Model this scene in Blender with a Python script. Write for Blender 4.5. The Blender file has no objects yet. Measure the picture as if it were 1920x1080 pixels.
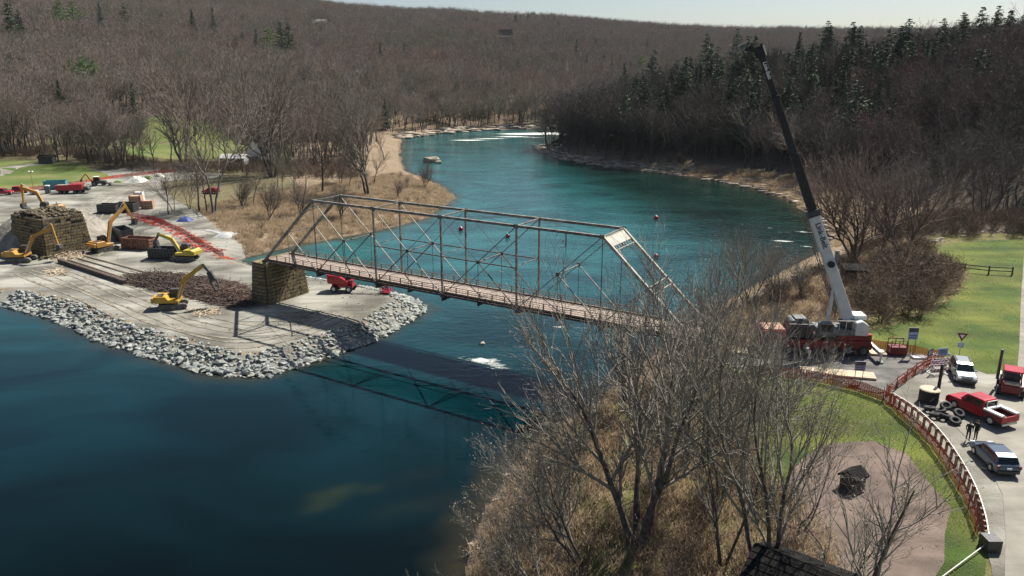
import bpy, bmesh, math, random
import numpy as np
from mathutils import Vector, Matrix
R = math.radians
S = bpy.context.scene
COL = S.collection
rnd = random.Random(7)
nrg = np.random.default_rng(11)

# ------------------------------------------------------------------ camera, light, exposure
CZ = 37.86; PITCH = R(16.074); F = 1440.0
cd = bpy.data.cameras.new('camera'); cam = bpy.data.objects.new('camera', cd); COL.objects.link(cam)
cam.location = (0, 0, CZ); cam.rotation_euler = (math.pi/2-PITCH, 0, 0)
cd.sensor_width = 36; cd.lens = 36*F/1920; cd.clip_end = 6000; cd.clip_start = 0.5
S.camera = cam
SUN_EL = R(51); SUN_AZ = R(42)            # azimuth to the right of the view direction
W = bpy.data.worlds.new('World'); S.world = W; W.use_nodes = True
wt = W.node_tree; bg = wt.nodes['Background']
sky = wt.nodes.new('ShaderNodeTexSky'); sky.sky_type = 'NISHITA'; sky.sun_disc = False
sky.sun_elevation = SUN_EL; sky.sun_rotation = SUN_AZ; sky.altitude = 200
sky.air_density = 0.9; sky.dust_density = 1.3; sky.ozone_density = 1.0
wt.links.new(sky.outputs[0], bg.inputs[0]); bg.inputs[1].default_value = 0.056
sd = bpy.data.lights.new('sun', 'SUN'); sd.energy = 5.0; sd.angle = R(0.5); sd.color = (1, .95, .87)
sun = bpy.data.objects.new('sun', sd); COL.objects.link(sun)
sv = Vector((math.sin(SUN_AZ)*math.cos(SUN_EL), math.cos(SUN_AZ)*math.cos(SUN_EL), math.sin(SUN_EL)))
sun.rotation_euler = sv.to_track_quat('Z', 'Y').to_euler(); sun.location = sv*300
S.view_settings.view_transform = 'Standard'; S.view_settings.look = 'None'
S.view_settings.gamma = 1; S.view_settings.exposure = 0.74; S.view_settings.use_curve_mapping = False
S.render.engine = 'CYCLES'; S.cycles.diffuse_bounces = 1; S.cycles.max_bounces = 6

def at(px, py, z=0.0):
    v = ((px-960)/F, 1.0, (540-py)/F); c, s = math.cos(PITCH), math.sin(PITCH)
    d = (v[0], v[1]*c+v[2]*s, -v[1]*s+v[2]*c); t = (z-CZ)/d[2]
    return Vector((d[0]*t, d[1]*t, z))
def project(x, y, z):
    c, s = math.cos(PITCH), math.sin(PITCH); dz = z-CZ
    f = y*c-dz*s; u = y*s+dz*c
    return 960+F*x/f, 540-F*u/f, f

# ------------------------------------------------------------------ tags
def tag(o, label=None, cat=None, group=None, kind=None):
    if label: o['label'] = label
    if cat: o['category'] = cat
    if group: o['group'] = group
    if kind: o['kind'] = kind
    return o
def empty(name, loc, rz=0, label=None, cat=None, group=None, s=1):
    o = bpy.data.objects.new(name, None); COL.objects.link(o); o.location = loc; o.rotation_euler = (0, 0, rz)
    o.empty_display_size = .3; o.scale = (s, s, s)
    return tag(o, label, cat, group)
def copy_tree(o, parent=None):
    c = o.copy(); COL.objects.link(c); c.parent = parent
    for ch in list(o.children): copy_tree(ch, c)
    return c

# ------------------------------------------------------------------ materials
def mat(name, c1, c2=None, scale=3, rough=.8, metal=0, bump=0, bscale=None, detail=5, rand=None, spec=None, coord='Object', trans=0, contrast=(.35, .65)):
    m = bpy.data.materials.new(name); m.use_nodes = True; nt = m.node_tree; N = nt.nodes; L = nt.links
    b = N['Principled BSDF']; b.inputs['Roughness'].default_value = rough; b.inputs['Metallic'].default_value = metal
    if spec is not None: b.inputs['Specular IOR Level'].default_value = spec
    col = None
    if c2 is not None:
        tc = N.new('ShaderNodeTexCoord'); nz = N.new('ShaderNodeTexNoise'); nz.inputs['Scale'].default_value = scale; nz.inputs['Detail'].default_value = detail
        L.new(tc.outputs[coord], nz.inputs['Vector'])
        r = N.new('ShaderNodeValToRGB'); r.color_ramp.elements[0].position = contrast[0]; r.color_ramp.elements[1].position = contrast[1]
        r.color_ramp.elements[0].color = (*c1, 1); r.color_ramp.elements[1].color = (*c2, 1)
        L.new(nz.outputs['Fac'], r.inputs[0]); col = r.outputs[0]
    if rand:                               # per-object variation between listed colours
        oi = N.new('ShaderNodeObjectInfo'); rr = N.new('ShaderNodeValToRGB'); rr.color_ramp.interpolation = 'LINEAR'
        es = rr.color_ramp.elements
        while len(es) < len(rand): es.new(.5)
        for i, c in enumerate(rand): es[i].position = i/(len(rand)-1); es[i].color = (*c, 1)
        L.new(oi.outputs['Random'], rr.inputs[0])
        if col is not None:
            mx = N.new('ShaderNodeMix'); mx.data_type = 'RGBA'; mx.blend_type = 'MULTIPLY'; mx.inputs[0].default_value = 1
            L.new(rr.outputs[0], mx.inputs[6]); L.new(col, mx.inputs[7]); col = mx.outputs[2]
        else: col = rr.outputs[0]
    if col is None: b.inputs['Base Color'].default_value = (*c1, 1)
    else: L.new(col, b.inputs['Base Color'])
    if bump:
        tc = N.new('ShaderNodeTexCoord'); nz = N.new('ShaderNodeTexNoise'); nz.inputs['Scale'].default_value = bscale or scale*4; nz.inputs['Detail'].default_value = 6
        L.new(tc.outputs[coord], nz.inputs['Vector'])
        bp = N.new('ShaderNodeBump'); bp.inputs['Strength'].default_value = 1; bp.inputs['Distance'].default_value = bump
        L.new(nz.outputs['Fac'], bp.inputs['Height']); L.new(bp.outputs[0], b.inputs['Normal'])
    return m
M = {}
M['steel'] = mat('weathered_bridge_steel', (.11, .10, .082), (.30, .28, .24), 1.2, .65, 0, .004, 20)
M['steel_dark'] = mat('rusty_dark_steel', (.045, .035, .03), (.12, .085, .065), 1.5, .8)
M['steel_pale'] = mat('pale_painted_steel', (.34, .32, .26), (.48, .46, .38), 1.0, .6)
M['plank'] = mat('grey_pink_timber_deck', (.24, .19, .155), (.42, .34, .28), 2.2, .9, 0, .01, 30, rand=[(.85, .85, .85), (1, 1, 1)])
M['timber'] = mat('weathered_timber', (.16, .11, .08), (.32, .24, .17), 2.5, .9, 0, .01, 20)
M['log'] = mat('dark_log_bark', (.05, .035, .028), (.14, .10, .08), 3, .95, 0, .02, 12)
M['stone'] = mat('bluestone_masonry', (.085, .07, .045), (.26, .215, .13), 1.7, .9, 0, .03, 6, rand=[(.6, .58, .55), (1, .97, .9), (1.15, 1.02, .8)])
M['mortar'] = mat('recessed_joint', (.05, .045, .038), (.09, .08, .065), 3, .95)
M['rip'] = mat('pale_quarry_stone', (.20, .215, .20), (.42, .43, .39), 1.6, .9, 0, .05, 4, rand=[(.6, .62, .64), (1, 1, 1), (.85, .88, .88), (1.05, 1.02, .92)])
M['ledge'] = mat('tan_river_ledge_rock', (.20, .165, .125), (.48, .41, .32), .5, .9, 0, .1, 1.5)
M['yellow'] = mat('yellow_machine_paint', (.40, .24, .04), (.58, .34, .03), 1.0, .45)
M['yellow2'] = mat('lemon_machine_paint', (.42, .33, .06), (.60, .46, .05), 1.0, .45)
M['orange_y'] = mat('amber_machine_paint', (.36, .20, .05), (.55, .28, .04), 1.0, .45)
M['black'] = mat('black_rubber', (.012, .012, .013), (.03, .03, .03), 6, .75)
M['dark'] = mat('dark_grey_metal', (.03, .03, .032), (.075, .072, .07), 3, .6)
M['track'] = mat('dusty_crawler_track', (.05, .045, .04), (.20, .18, .15), 4, .85)
M['glass'] = mat('dark_window_glass', (.01, .016, .018), rough=.06)
M['red'] = mat('red_vehicle_paint', (.30, .008, .018), (.42, .012, .025), 1, .3)
M['red_dark'] = mat('deep_red_crane_paint', (.10, .004, .008), (.18, .008, .012), 1, .4)
M['silver'] = mat('silver_car_paint', (.28, .30, .31), rough=.28, metal=.5)
M['blue_grey'] = mat('grey_blue_car_paint', (.09, .12, .16), rough=.25, metal=.5)
M['white'] = mat('white_paint', (.72, .72, .68), (.82, .82, .78), 2, .5)
M['crane_white'] = mat('crane_boom_white', (.50, .53, .53), (.62, .64, .62), 1, .4)
M['grey'] = mat('mid_grey_machinery', (.07, .08, .08), (.20, .215, .21), 2.5, .6)
M['teal'] = mat('teal_container_paint', (.05, .22, .26), (.08, .30, .34), 1, .6)
M['rust'] = mat('rusty_container_brown', (.12, .05, .035), (.26, .12, .08), 1.5, .8)
M['orange'] = mat('orange_plastic_net', (.60, .14, .03), (.68, .20, .045), 2, .6)
M['rednet'] = mat('red_orange_plastic_net', (.50, .02, .012), (.62, .06, .02), .6, .6)
M['ply'] = mat('pale_plywood_mat', (.46, .36, .24), (.60, .50, .36), 1.5, .8, 0, .005, 10)
M['galv'] = mat('galvanised_rail', (.50, .50, .47), (.66, .66, .62), 2, .4, .4)
M['blue'] = mat('blue_tarp', (.015, .035, .16), (.03, .07, .24), 2, .6)
M['tarp'] = mat('white_tarp', (.66, .64, .58), (.80, .78, .70), 1, .6)
M['greytarp'] = mat('grey_fabric_sheet', (.30, .31, .31), (.46, .46, .44), 1, .8)
M['shingle'] = mat('dark_roof_shingle', (.010, .010, .010), (.028, .027, .025), 3, .95, 0, .02, 10, spec=.1)
M['skin'] = mat('skin', (.45, .27, .2), rough=.6)
M['cloth_dark'] = mat('dark_work_clothes', (.012, .012, .016), (.03, .03, .035), 6, .9)
M['hat'] = mat('white_hard_hat', (.8, .8, .78), rough=.4)
M['vest'] = mat('orange_red_vest', (.6, .1, .03), rough=.8)
M['signblue'] = mat('blue_sign_face', (.25, .33, .55), (.40, .48, .66), 3, .5)
M['signwhite'] = mat('white_sign_face', (.78, .78, .80), rough=.5)
M['bark'] = mat('grey_brown_bark', (.045, .036, .028), (.15, .125, .10), 2.5, .95)
M['twig'] = mat('bare_twigs', (.16, .135, .105), rough=.9)
M['twig_hill'] = mat('hill_twigs', (1, 1, 1), rough=.9, rand=[(.115, .10, .085), (.15, .115, .09), (.10, .095, .08), (.17, .12, .09), (.12, .12, .075), (.105, .095, .09)])
M['bark_hill'] = mat('hill_bark', (1, 1, 1), rough=.95, rand=[(.05, .043, .037), (.11, .10, .085), (.06, .05, .04), (.035, .03, .026)])
M['twig_mid'] = mat('meadow_tree_twigs', (1, 1, 1), rough=.9, rand=[(.17, .145, .115), (.20, .15, .125), (.15, .14, .10)])
M['bud'] = mat('pale_buds', (.27, .235, .17), rough=.8)
M['needle'] = mat('pine_needles', (.6, .6, .6), (1.3, 1.3, 1.3), .5, .8, rand=[(.018, .042, .016), (.030, .068, .020), (.050, .090, .034), (.022, .046, .022)])
M['needle_pale'] = mat('pale_conifer_needles', (.6, .6, .6), (1.3, 1.3, 1.3), .5, .8, rand=[(.12, .15, .11), (.16, .18, .13)])
M['leafgreen'] = mat('fresh_green_leaves', (.08, .15, .035), (.13, .22, .06), .4, .8)
M['brush'] = mat('russet_brush', (1, 1, 1), rough=.95, rand=[(.16, .105, .075), (.20, .14, .10), (.13, .10, .07), (.11, .085, .065)])
M['deadgrass'] = mat('dry_straw_grass', (1, 1, 1), rough=.95, rand=[(.42, .33, .21), (.34, .26, .17), (.48, .38, .26)])
M['greengrass'] = mat('green_grass_blades', (1, 1, 1), rough=.9, rand=[(.10, .17, .03), (.13, .19, .04), (.16, .18, .06)])
M['wall_white'] = mat('white_clapboard', (.62, .61, .58), (.70, .69, .66), 2, .7)
M['wall_grey'] = mat('grey_stone_wall', (.26, .25, .26), (.38, .37, .37), 2, .8)

# ------------------------------------------------------------------ mesh builder
class MB:
    def __init__(s): s.v = []; s.f = []
    def add(s, vs, fs):
        n = len(s.v); s.v += [tuple(v) for v in vs]; s.f += [tuple(i+n for i in f) for f in fs]
    def box(s, c, d, rz=0, ry=0, rx=0, taper=1.0):
        m = Matrix.Translation(c) @ Matrix.Rotation(rz, 4, 'Z') @ Matrix.Rotation(ry, 4, 'Y') @ Matrix.Rotation(rx, 4, 'X')
        vs = []
        for z in (-.5, .5):
            t = taper if z > 0 else 1
            for x, y in ((-.5, -.5), (.5, -.5), (.5, .5), (-.5, .5)): vs.append(m @ Vector((x*d[0]*t, y*d[1]*t, z*d[2])))
        s.add(vs, [(0, 3, 2, 1), (4, 5, 6, 7), (0, 1, 5, 4), (1, 2, 6, 5), (2, 3, 7, 6), (3, 0, 4, 7)]); return s
    def bar(s, p0, p1, w, h, w1=None, h1=None, up=(0, 0, 1)):
        p0 = Vector(p0); p1 = Vector(p1); d = (p1-p0).normalized(); up = Vector(up)
        if abs(d.dot(up)) > .98: up = Vector((1, 0, 0))
        a = d.cross(up).normalized(); b = a.cross(d)
        w1 = w if w1 is None else w1; h1 = h if h1 is None else h1
        vs = []
        for p, ww, hh in ((p0, w, h), (p1, w1, h1)):
            for i, j in ((-1, -1), (1, -1), (1, 1), (-1, 1)): vs.append(p+a*(i*ww/2)+b*(j*hh/2))
        s.add(vs, [(0, 1, 2, 3), (7, 6, 5, 4), (0, 4, 5, 1), (1, 5, 6, 2), (2, 6, 7, 3), (3, 7, 4, 0)]); return s
    def tube(s, p0, p1, r0, r1=None, n=8, cap=True):
        p0 = Vector(p0); p1 = Vector(p1); d = (p1-p0).normalized(); r1 = r0 if r1 is None else r1
        a = d.orthogonal().normalized(); b = d.cross(a); vs = []
        for p, r in ((p0, r0), (p1, r1)):
            for i in range(n):
                t = 2*math.pi*i/n; vs.append(p+a*(math.cos(t)*r)+b*(math.sin(t)*r))
        fs = [(i, (i+1) % n, n+(i+1) % n, n+i) for i in range(n)]
        if cap: fs += [tuple(range(n-1, -1, -1)), tuple(range(n, 2*n))]
        s.add(vs, fs); return s
    def path(s, pts, r, n=6):
        for a, b in zip(pts, pts[1:]): s.tube(a, b, r, r, n)
        return s
    def prism(s, poly, y0, y1, tap=None):
        """polygon in x,z extruded along y; tap(x,z)->y scale"""
        n = len(poly); tap = tap or (lambda x, z: 1.0)
        vs = [(x, y0*tap(x, z), z) for x, z in poly]+[(x, y1*tap(x, z), z) for x, z in poly]
        fs = [tuple(range(n)), tuple(range(2*n-1, n-1, -1))]+[(i, n+i, n+(i+1) % n, (i+1) % n) for i in range(n)]
        s.add(vs, fs); return s
    def torus(s, c, axis, R0, r, n=14, k=6):
        c = Vector(c); d = Vector(axis).normalized(); a = d.orthogonal().normalized(); b = d.cross(a); vs = []; fs = []
        for i in range(n):
            t = 2*math.pi*i/n; rad = a*math.cos(t)+b*math.sin(t)
            for j in range(k):
                q = 2*math.pi*j/k; vs.append(c+rad*(R0+r*math.cos(q))+d*(r*math.sin(q)))
        for i in range(n):
            for j in range(k): fs.append((i*k+j, ((i+1) % n)*k+j, ((i+1) % n)*k+(j+1) % k, i*k+(j+1) % k))
        s.add(vs, fs); return s
    def build(s, name, m, parent=None, bevel=0, smooth=False, loc=None):
        me = bpy.data.meshes.new(name); me.from_pydata(s.v, [], s.f); me.validate()
        bm = bmesh.new(); bm.from_mesh(me); bmesh.ops.recalc_face_normals(bm, faces=bm.faces)
        if bevel: bmesh.ops.bevel(bm, geom=[e for e in bm.edges if len(e.link_faces) == 2 and e.calc_face_angle() > .5], offset=bevel, segments=1, affect='EDGES')
        bm.to_mesh(me); bm.free()
        if smooth: me.shade_smooth()
        me.materials.append(m if not isinstance(m, str) else M[m])
        o = bpy.data.objects.new(name, me); COL.objects.link(o); o.parent = parent
        if loc: o.location = loc
        return o
def npmesh(name, v, quads=None, tris=None, m=None, link=True, parent=None, smooth=False):
    me = bpy.data.meshes.new(name); nq = 0 if quads is None else len(quads); ntr = 0 if tris is None else len(tris)
    v = np.asarray(v, np.float32); me.vertices.add(len(v)); me.vertices.foreach_set('co', v.ravel())
    loops = np.concatenate([x.ravel() for x in (quads, tris) if x is not None and len(x)]).astype(np.int32)
    me.loops.add(len(loops)); me.loops.foreach_set('vertex_index', loops)
    st = np.concatenate([np.arange(nq)*4, nq*4+np.arange(ntr)*3]).astype(np.int32)
    me.polygons.add(nq+ntr); me.polygons.foreach_set('loop_start', st)
    me.update(calc_edges=True); me.validate()
    if smooth: me.shade_smooth()
    if m is not None: me.materials.append(m if not isinstance(m, str) else M[m])
    if not link: return me
    o = bpy.data.objects.new(name, me); COL.objects.link(o); o.parent = parent
    return o

def haze_box():
    m = bpy.data.materials.new('thin_haze'); m.use_nodes = True; nt = m.node_tree; nt.nodes.remove(nt.nodes['Principled BSDF'])
    v = nt.nodes.new('ShaderNodeVolumePrincipled'); v.inputs['Color'].default_value = (.80, .88, .92, 1); v.inputs['Density'].default_value = HAZE; v.inputs['Anisotropy'].default_value = .3
    nt.links.new(v.outputs[0], nt.nodes['Material Output'].inputs['Volume'])
    o = MB().box((0, 0, 0), (5000, 5000, 1)).build('haze', m); o.location = (0, 0, 118); o.scale = (1, 1, 244)
    tag(o, kind='stuff', label='thin pale haze filling the air of the valley', cat='haze'); return o
HAZE = .000028
# ------------------------------------------------------------------ terrain definition
PADSHORE = [(-85, 121.8), (-72.1, 114.7), (-58.2, 103.8), (-47.5, 97), (-37.6, 91.4), (-31.5, 91.0), (-27.4, 95.5), (-23.0, 100.5), (-19.3, 106), (-14.2, 118.9), (-17.6, 124.8), (-26, 131), (-38, 137), (-50, 145)]
RIVER = [(-300, -400), (-250, 0), (-180, 80), (-130, 112), (-100, 123)]+PADSHORE+[
 (-56.6, 152.2), (-47.1, 165.4), (-33.1, 179.6), (-22.1, 196.3), (-16.9, 230.2), (-25.1, 257.6), (-40.4, 292), (-50, 347), (-60, 425), (-48, 452), (-16, 486), (34, 506), (140, 530), (400, 560), (700, 640),
 (700, 580), (400, 500), (200, 440), (60, 408), (13.1, 382.9), (14, 355), (22.5, 326.6), (44.9, 295.1), (64.7, 274.4), (77.1, 251.6), (82, 225.3), (77.5, 189.3), (72.8, 170.8), (64.2, 157.8), (54.6, 146.6), (41.8, 131.4), (32, 118.9), (23, 104), (15, 92), (7.2, 79.2), (2.8, 74.1), (0, 67.3), (-2.4, 60.7), (-3.5, 54.3), (-3.7, 50.9), (-3, 40), (0, 20), (5, -20), (5, -400)]
HILLR = [(15, 386), (22, 350), (34, 325), (52, 303), (76, 292), (93, 266), (101, 237), (102, 208), (112, 188), (128, 165), (160, 152), (260, 146), (700, 146), (700, 560), (400, 490), (200, 430), (60, 402)]
def sdist(P, poly):
    """positive outside the polygon"""
    P = np.asarray(P, float); A = np.array(poly, float); B = np.roll(A, -1, 0)
    d = np.full(len(P), 1e18); ins = np.zeros(len(P), bool)
    for a, b in zip(A, B):
        e = b-a; w = P-a; t = np.clip((w@e)/(e@e), 0, 1); q = w-t[:, None]*e; d = np.minimum(d, (q**2).sum(1))
        c = ((a[1] > P[:, 1]) != (b[1] > P[:, 1]))
        with np.errstate(divide='ignore', invalid='ignore'):
            xi = (b[0]-a[0])*(P[:, 1]-a[1])/(b[1]-a[1]+1e-12)+a[0]
        ins ^= c & (P[:, 0] < xi)
    d = np.sqrt(d); return np.where(ins, -d, d)
def sst(a, b, x): t = np.clip((x-a)/(b-a), 0, 1); return t*t*(3-2*t)
SKY = [(-600, -90), (-300, -70), (0, -45), (300, -20), (550, 0), (650, 13), (760, 22), (840, 22), (940, 30), (1040, 33), (1140, 43), (1280, 53), (1411, 58), (1642, 58), (1900, 60), (2500, 70)]
_az = []; _el = []
for px, py in SKY:
    v = np.array([(px-960)/F, 1, (540-py)/F]); c, s = math.cos(PITCH), math.sin(PITCH)
    dx, dy, dz = v[0], v[1]*c+v[2]*s, -v[1]*s+v[2]*c; _az.append(math.atan2(dx, dy)); _el.append(dz/math.hypot(dx, dy))
R1 = 1420.0
def noise2(x, y, s, seed=0):
    return (np.sin(x/s*1.3+seed)*np.cos(y/s*1.1+seed*2.1)+.5*np.sin(x/s*2.7+y/s*1.9+seed*1.7)+.35*np.cos(y/s*4.3-x/s*3.1+seed))/1.85
def height(P):
    P = np.asarray(P, float); x, y = P[:, 0], P[:, 1]; r = np.hypot(x, y); az = np.arctan2(x, y)
    sh = 1.2*noise2(x, y, 6, 3)*sst(150, 230, y)
    d = sdist(P, RIVER)+sh
    right = sst(-8, 6, x-np.interp(y, [-400, 50, 90, 150, 260, 330, 400], [0, -6, 8, 40, 55, 10, 5]))
    wr = np.interp(y, [60, 90, 120, 160], [12, 12, 24, 26])
    flat_r = 8*sst(0, 1, d/wr)*(1-sst(150, 175, y))+sst(150, 175, y)*(3.2*sst(0, 18, d))
    pad = 1-sst(0, 6, sdist(P, PAD))
    flat_l = (1.2*sst(-1, 12, d)+2.2*sst(10, 160, d))*(1-pad)+pad*1.65*sst(-.6, 4.2, d)
    h = np.where(right > .5, flat_r, flat_l)
    dh = -sdist(P, HILLR); h = h+48*np.tanh(np.clip(dh, 0, None)*.40/48)*(1+.12*noise2(x, y, 40, 5))
    r0 = np.interp(az, [R(-40), R(-25), R(-12), R(0), R(10)], [430, 400, 420, 478, 520])
    el = np.interp(az, _az, _el); hr = CZ+el*R1-13
    t = np.clip((r-r0)/(R1-r0), 0, 1.0)
    far = np.where((dh > -30) & (r < 700), 0, 1)*sst(5, 60, d)*np.where(y > 0, 1, 0)
    h = h+far*(hr*(t**.8))*(1+.05*noise2(x, y, 120, 2)*sst(0, .3, t)*sst(1, .75, t))
    h = np.where(r > R1, h-(r-R1)*.02, h)
    h = h+.15*noise2(x, y, 9, 1)*sst(140, 220, r)+1.5*noise2(x, y, 60, 8)*sst(350, 600, r)*far
    under = -2.6*sst(0, 9, -d)-.05
    return np.where(d > 0, np.maximum(h, .02), under)
PADPX = [(0, 525), (0, 570)]
PAD = [(-100, 128), (-85, 120)]+[(a*1.0, b*1.0) for a, b in PADSHORE[1:]]+[(-53, 150), (-58, 160), (-68, 175), (-80, 195), (-95, 215), (-110, 240), (-118, 262), (-112, 285), (-128, 296), (-150, 282), (-185, 262), (-200, 240), (-150, 205), (-128, 180), (-118, 150)]
def hz(x, y): return float(height(np.array([[x, y]]))[0])
def gat(px, py, z0=2.0, it=6):
    z = z0
    for _ in range(it): p = at(px, py, z); z = .5*z+.5*hz(p.x, p.y)
    p = at(px, py, z); return Vector((p.x, p.y, hz(p.x, p.y)))

# ground mesh: fan of rings round the viewpoint, finer towards it
azs = np.concatenate([np.arange(-180, -48, 6), np.arange(-48, 48.01, .2), np.arange(54, 180, 6)])*math.pi/180
rads = np.concatenate([[4, 8, 13, 18, 23, 28], 32*1.0098**np.arange(0, 440)]); rads = rads[rads < 2300]
na, nr = len(azs), len(rads)
AA, RR = np.meshgrid(azs, rads, indexing='ij'); X = (RR*np.sin(AA)).ravel(); Y = (RR*np.cos(AA)).ravel()
Zt = height(np.stack([X, Y], 1))
V = np.stack([X, Y, Zt], 1); V = np.vstack([V, [[0, 0, -2.6]]])
I = np.arange(na*nr).reshape(na, nr); A2 = np.roll(I, -1, 0)
quads = np.stack([I[:, :-1], A2[:, :-1], A2[:, 1:], I[:, 1:]], -1).reshape(-1, 4)[:, ::-1]
tris = np.stack([I[:, 0], np.full(na, na*nr), A2[:, 0]], 1)
# zone colours of the soil itself
P2 = V[:, :2]; dR = sdist(P2, RIVER); dH = -sdist(P2, HILLR); rr_ = np.hypot(P2[:, 0], P2[:, 1])
def C(*c): return np.array(c)
colr = np.tile(C(.26, .20, .135), (len(V), 1))                       # dry straw bank
nz = noise2(P2[:, 0], P2[:, 1], 14, 4)[:, None]; n2 = noise2(P2[:, 0], P2[:, 1], 5, 9)[:, None]
colr = colr*(1+.12*n2)
litter = C(.125, .10, .078)*(1+.3*nz+.25*noise2(P2[:, 0], P2[:, 1], 70, 3)[:, None]); 
wood = np.maximum(sst(-3, 7, dH), sst(25, 60, dR)*sst(330, 420, rr_))[:, None]
colr = colr*(1-wood)+litter*wood
bw = ((P2[:, 0] > 62) & (P2[:, 1] > 137) & (P2[:, 1] < 175) & (dR > 6))[:, None]; colr = np.where(bw, litter, colr)
mud = (1-sst(.2, 1.6, dR))[:, None]; colr = colr*(1-mud)+C(.13, .10, .07)*mud
rightn = ((P2[:, 0] > 0) & (P2[:, 1] < 140) & (dR > 8))[:, None]
colr = np.where(rightn, C(.15, .14, .06)*(1+.15*n2), colr)
lf = ((P2[:, 0] < -60) & (P2[:, 1] > 165) & (rr_ < 420) & (dR > 45))[:, None]
colr = np.where(lf, C(.15, .13, .075)*(1+.2*nz), colr)
g = npmesh('ground', V, quads, tris, None); g.data.shade_smooth()
ca = g.data.color_attributes.new('zone', 'FLOAT_COLOR', 'POINT'); ca.data.foreach_set('color', np.hstack([colr, np.ones((len(V), 1))]).astype(np.float32).ravel())
tag(g, kind='structure')
def zonemat():
    m = bpy.data.materials.new('soil_and_litter'); m.use_nodes = True; nt = m.node_tree; N = nt.nodes; L = nt.links; b = N['Principled BSDF']
    at_ = N.new('ShaderNodeAttribute'); at_.attribute_name = 'zone'; tc = N.new('ShaderNodeTexCoord')
    n1 = N.new('ShaderNodeTexNoise'); n1.inputs['Scale'].default_value = .9; n1.inputs['Detail'].default_value = 9; n1.inputs['Roughness'].default_value = .7
    L.new(tc.outputs['Object'], n1.inputs['Vector'])
    mr = N.new('ShaderNodeMapRange'); mr.inputs[1].default_value = .3; mr.inputs[2].default_value = .7; mr.inputs[3].default_value = .55; mr.inputs[4].default_value = 1.35
    L.new(n1.outputs['Fac'], mr.inputs[0]); mx = N.new('ShaderNodeMix'); mx.data_type = 'RGBA'; mx.blend_type = 'MULTIPLY'; mx.inputs[0].default_value = 1
    L.new(at_.outputs['Color'], mx.inputs[6]); L.new(mr.outputs[0], mx.inputs[7]); L.new(mx.outputs[2], b.inputs['Base Color']); b.inputs['Roughness'].default_value = 1
    b.inputs['Specular IOR Level'].default_value = .1
    bp = N.new('ShaderNodeBump'); bp.inputs['Distance'].default_value = .35; L.new(n1.outputs['Fac'], bp.inputs['Height']); L.new(bp.outputs[0], b.inputs['Normal'])
    return m
g.data.materials.append(zonemat())

# sheets draped on the ground
def sheet(name, poly, off, m, step=2.0, level=None, jag=0):
    pts = [Vector((p[0], p[1])) for p in poly]
    if jag:
        q = []
        for i, a in enumerate(pts):
            b = pts[(i+1) % len(pts)]; n = max(1, int((b-a).length/2.5))
            for k in range(n):
                p = a.lerp(b, k/n); q.append(p+Vector((rnd.uniform(-jag, jag), rnd.uniform(-jag, jag))))
        pts = q
    bm = bmesh.new(); bm.faces.new([bm.verts.new((p.x, p.y, 0)) for p in pts])
    x0, x1 = min(p.x for p in pts), max(p.x for p in pts); y0, y1 = min(p.y for p in pts), max(p.y for p in pts)
    bmesh.ops.triangulate(bm, faces=bm.faces[:])
    for k in range(1, int((x1-x0)/step)): bmesh.ops.bisect_plane(bm, geom=bm.verts[:]+bm.edges[:]+bm.faces[:], plane_co=(x0+k*step, 0, 0), plane_no=(1, 0, 0))
    for k in range(1, int((y1-y0)/step)): bmesh.ops.bisect_plane(bm, geom=bm.verts[:]+bm.edges[:]+bm.faces[:], plane_co=(0, y0+k*step, 0), plane_no=(0, 1, 0))
    bmesh.ops.recalc_face_normals(bm, faces=bm.faces)
    me = bpy.data.meshes.new(name); bm.to_mesh(me); bm.free()
    n = len(me.vertices); co = np.zeros(n*3, np.float32); me.vertices.foreach_get('co', co); co = co.reshape(-1, 3)
    co[:, 2] = height(co[:, :2])+off if level is None else level
    me.vertices.foreach_set('co', co.ravel()); me.update()
    if me.polygons and me.polygons[0].normal.z < 0: me.flip_normals()
    me.shade_smooth(); me.materials.append(m); o = bpy.data.objects.new(name, me); COL.objects.link(o); return tag(o, kind='structure')
def pxs(l, z): return [tuple(at(a, b, z)[:2]) for a, b in l]
M['gravel'] = mat('pale_crushed_gravel', (.115, .108, .085), (.31, .30, .255), .11, 1, 0, .08, 4, detail=12, coord='Object', contrast=(.38, .60))
M['asphalt'] = mat('worn_asphalt', (.09, .088, .08), (.17, .16, .145), .8, .95, 0, .01, 20, detail=8)
M['paleroad'] = mat('pale_chip_seal_road', (.21, .195, .16), (.29, .27, .225), .4, .95, 0, .01, 20, detail=8)
M['lawn'] = mat('mown_lawn', (.04, .075, .007), (.12, .138, .02), .16, 1, 0, .10, 7, detail=11, contrast=(.36, .66))
M['lawn_far'] = mat('far_meadow', (.07, .11, .015), (.15, .16, .045), .06, 1, 0, .06, 3, detail=8)
M['mulch'] = mat('pink_brown_bare_earth', (.11, .082, .066), (.175, .13, .105), .5, 1, 0, .02, 14, detail=8)
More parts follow.
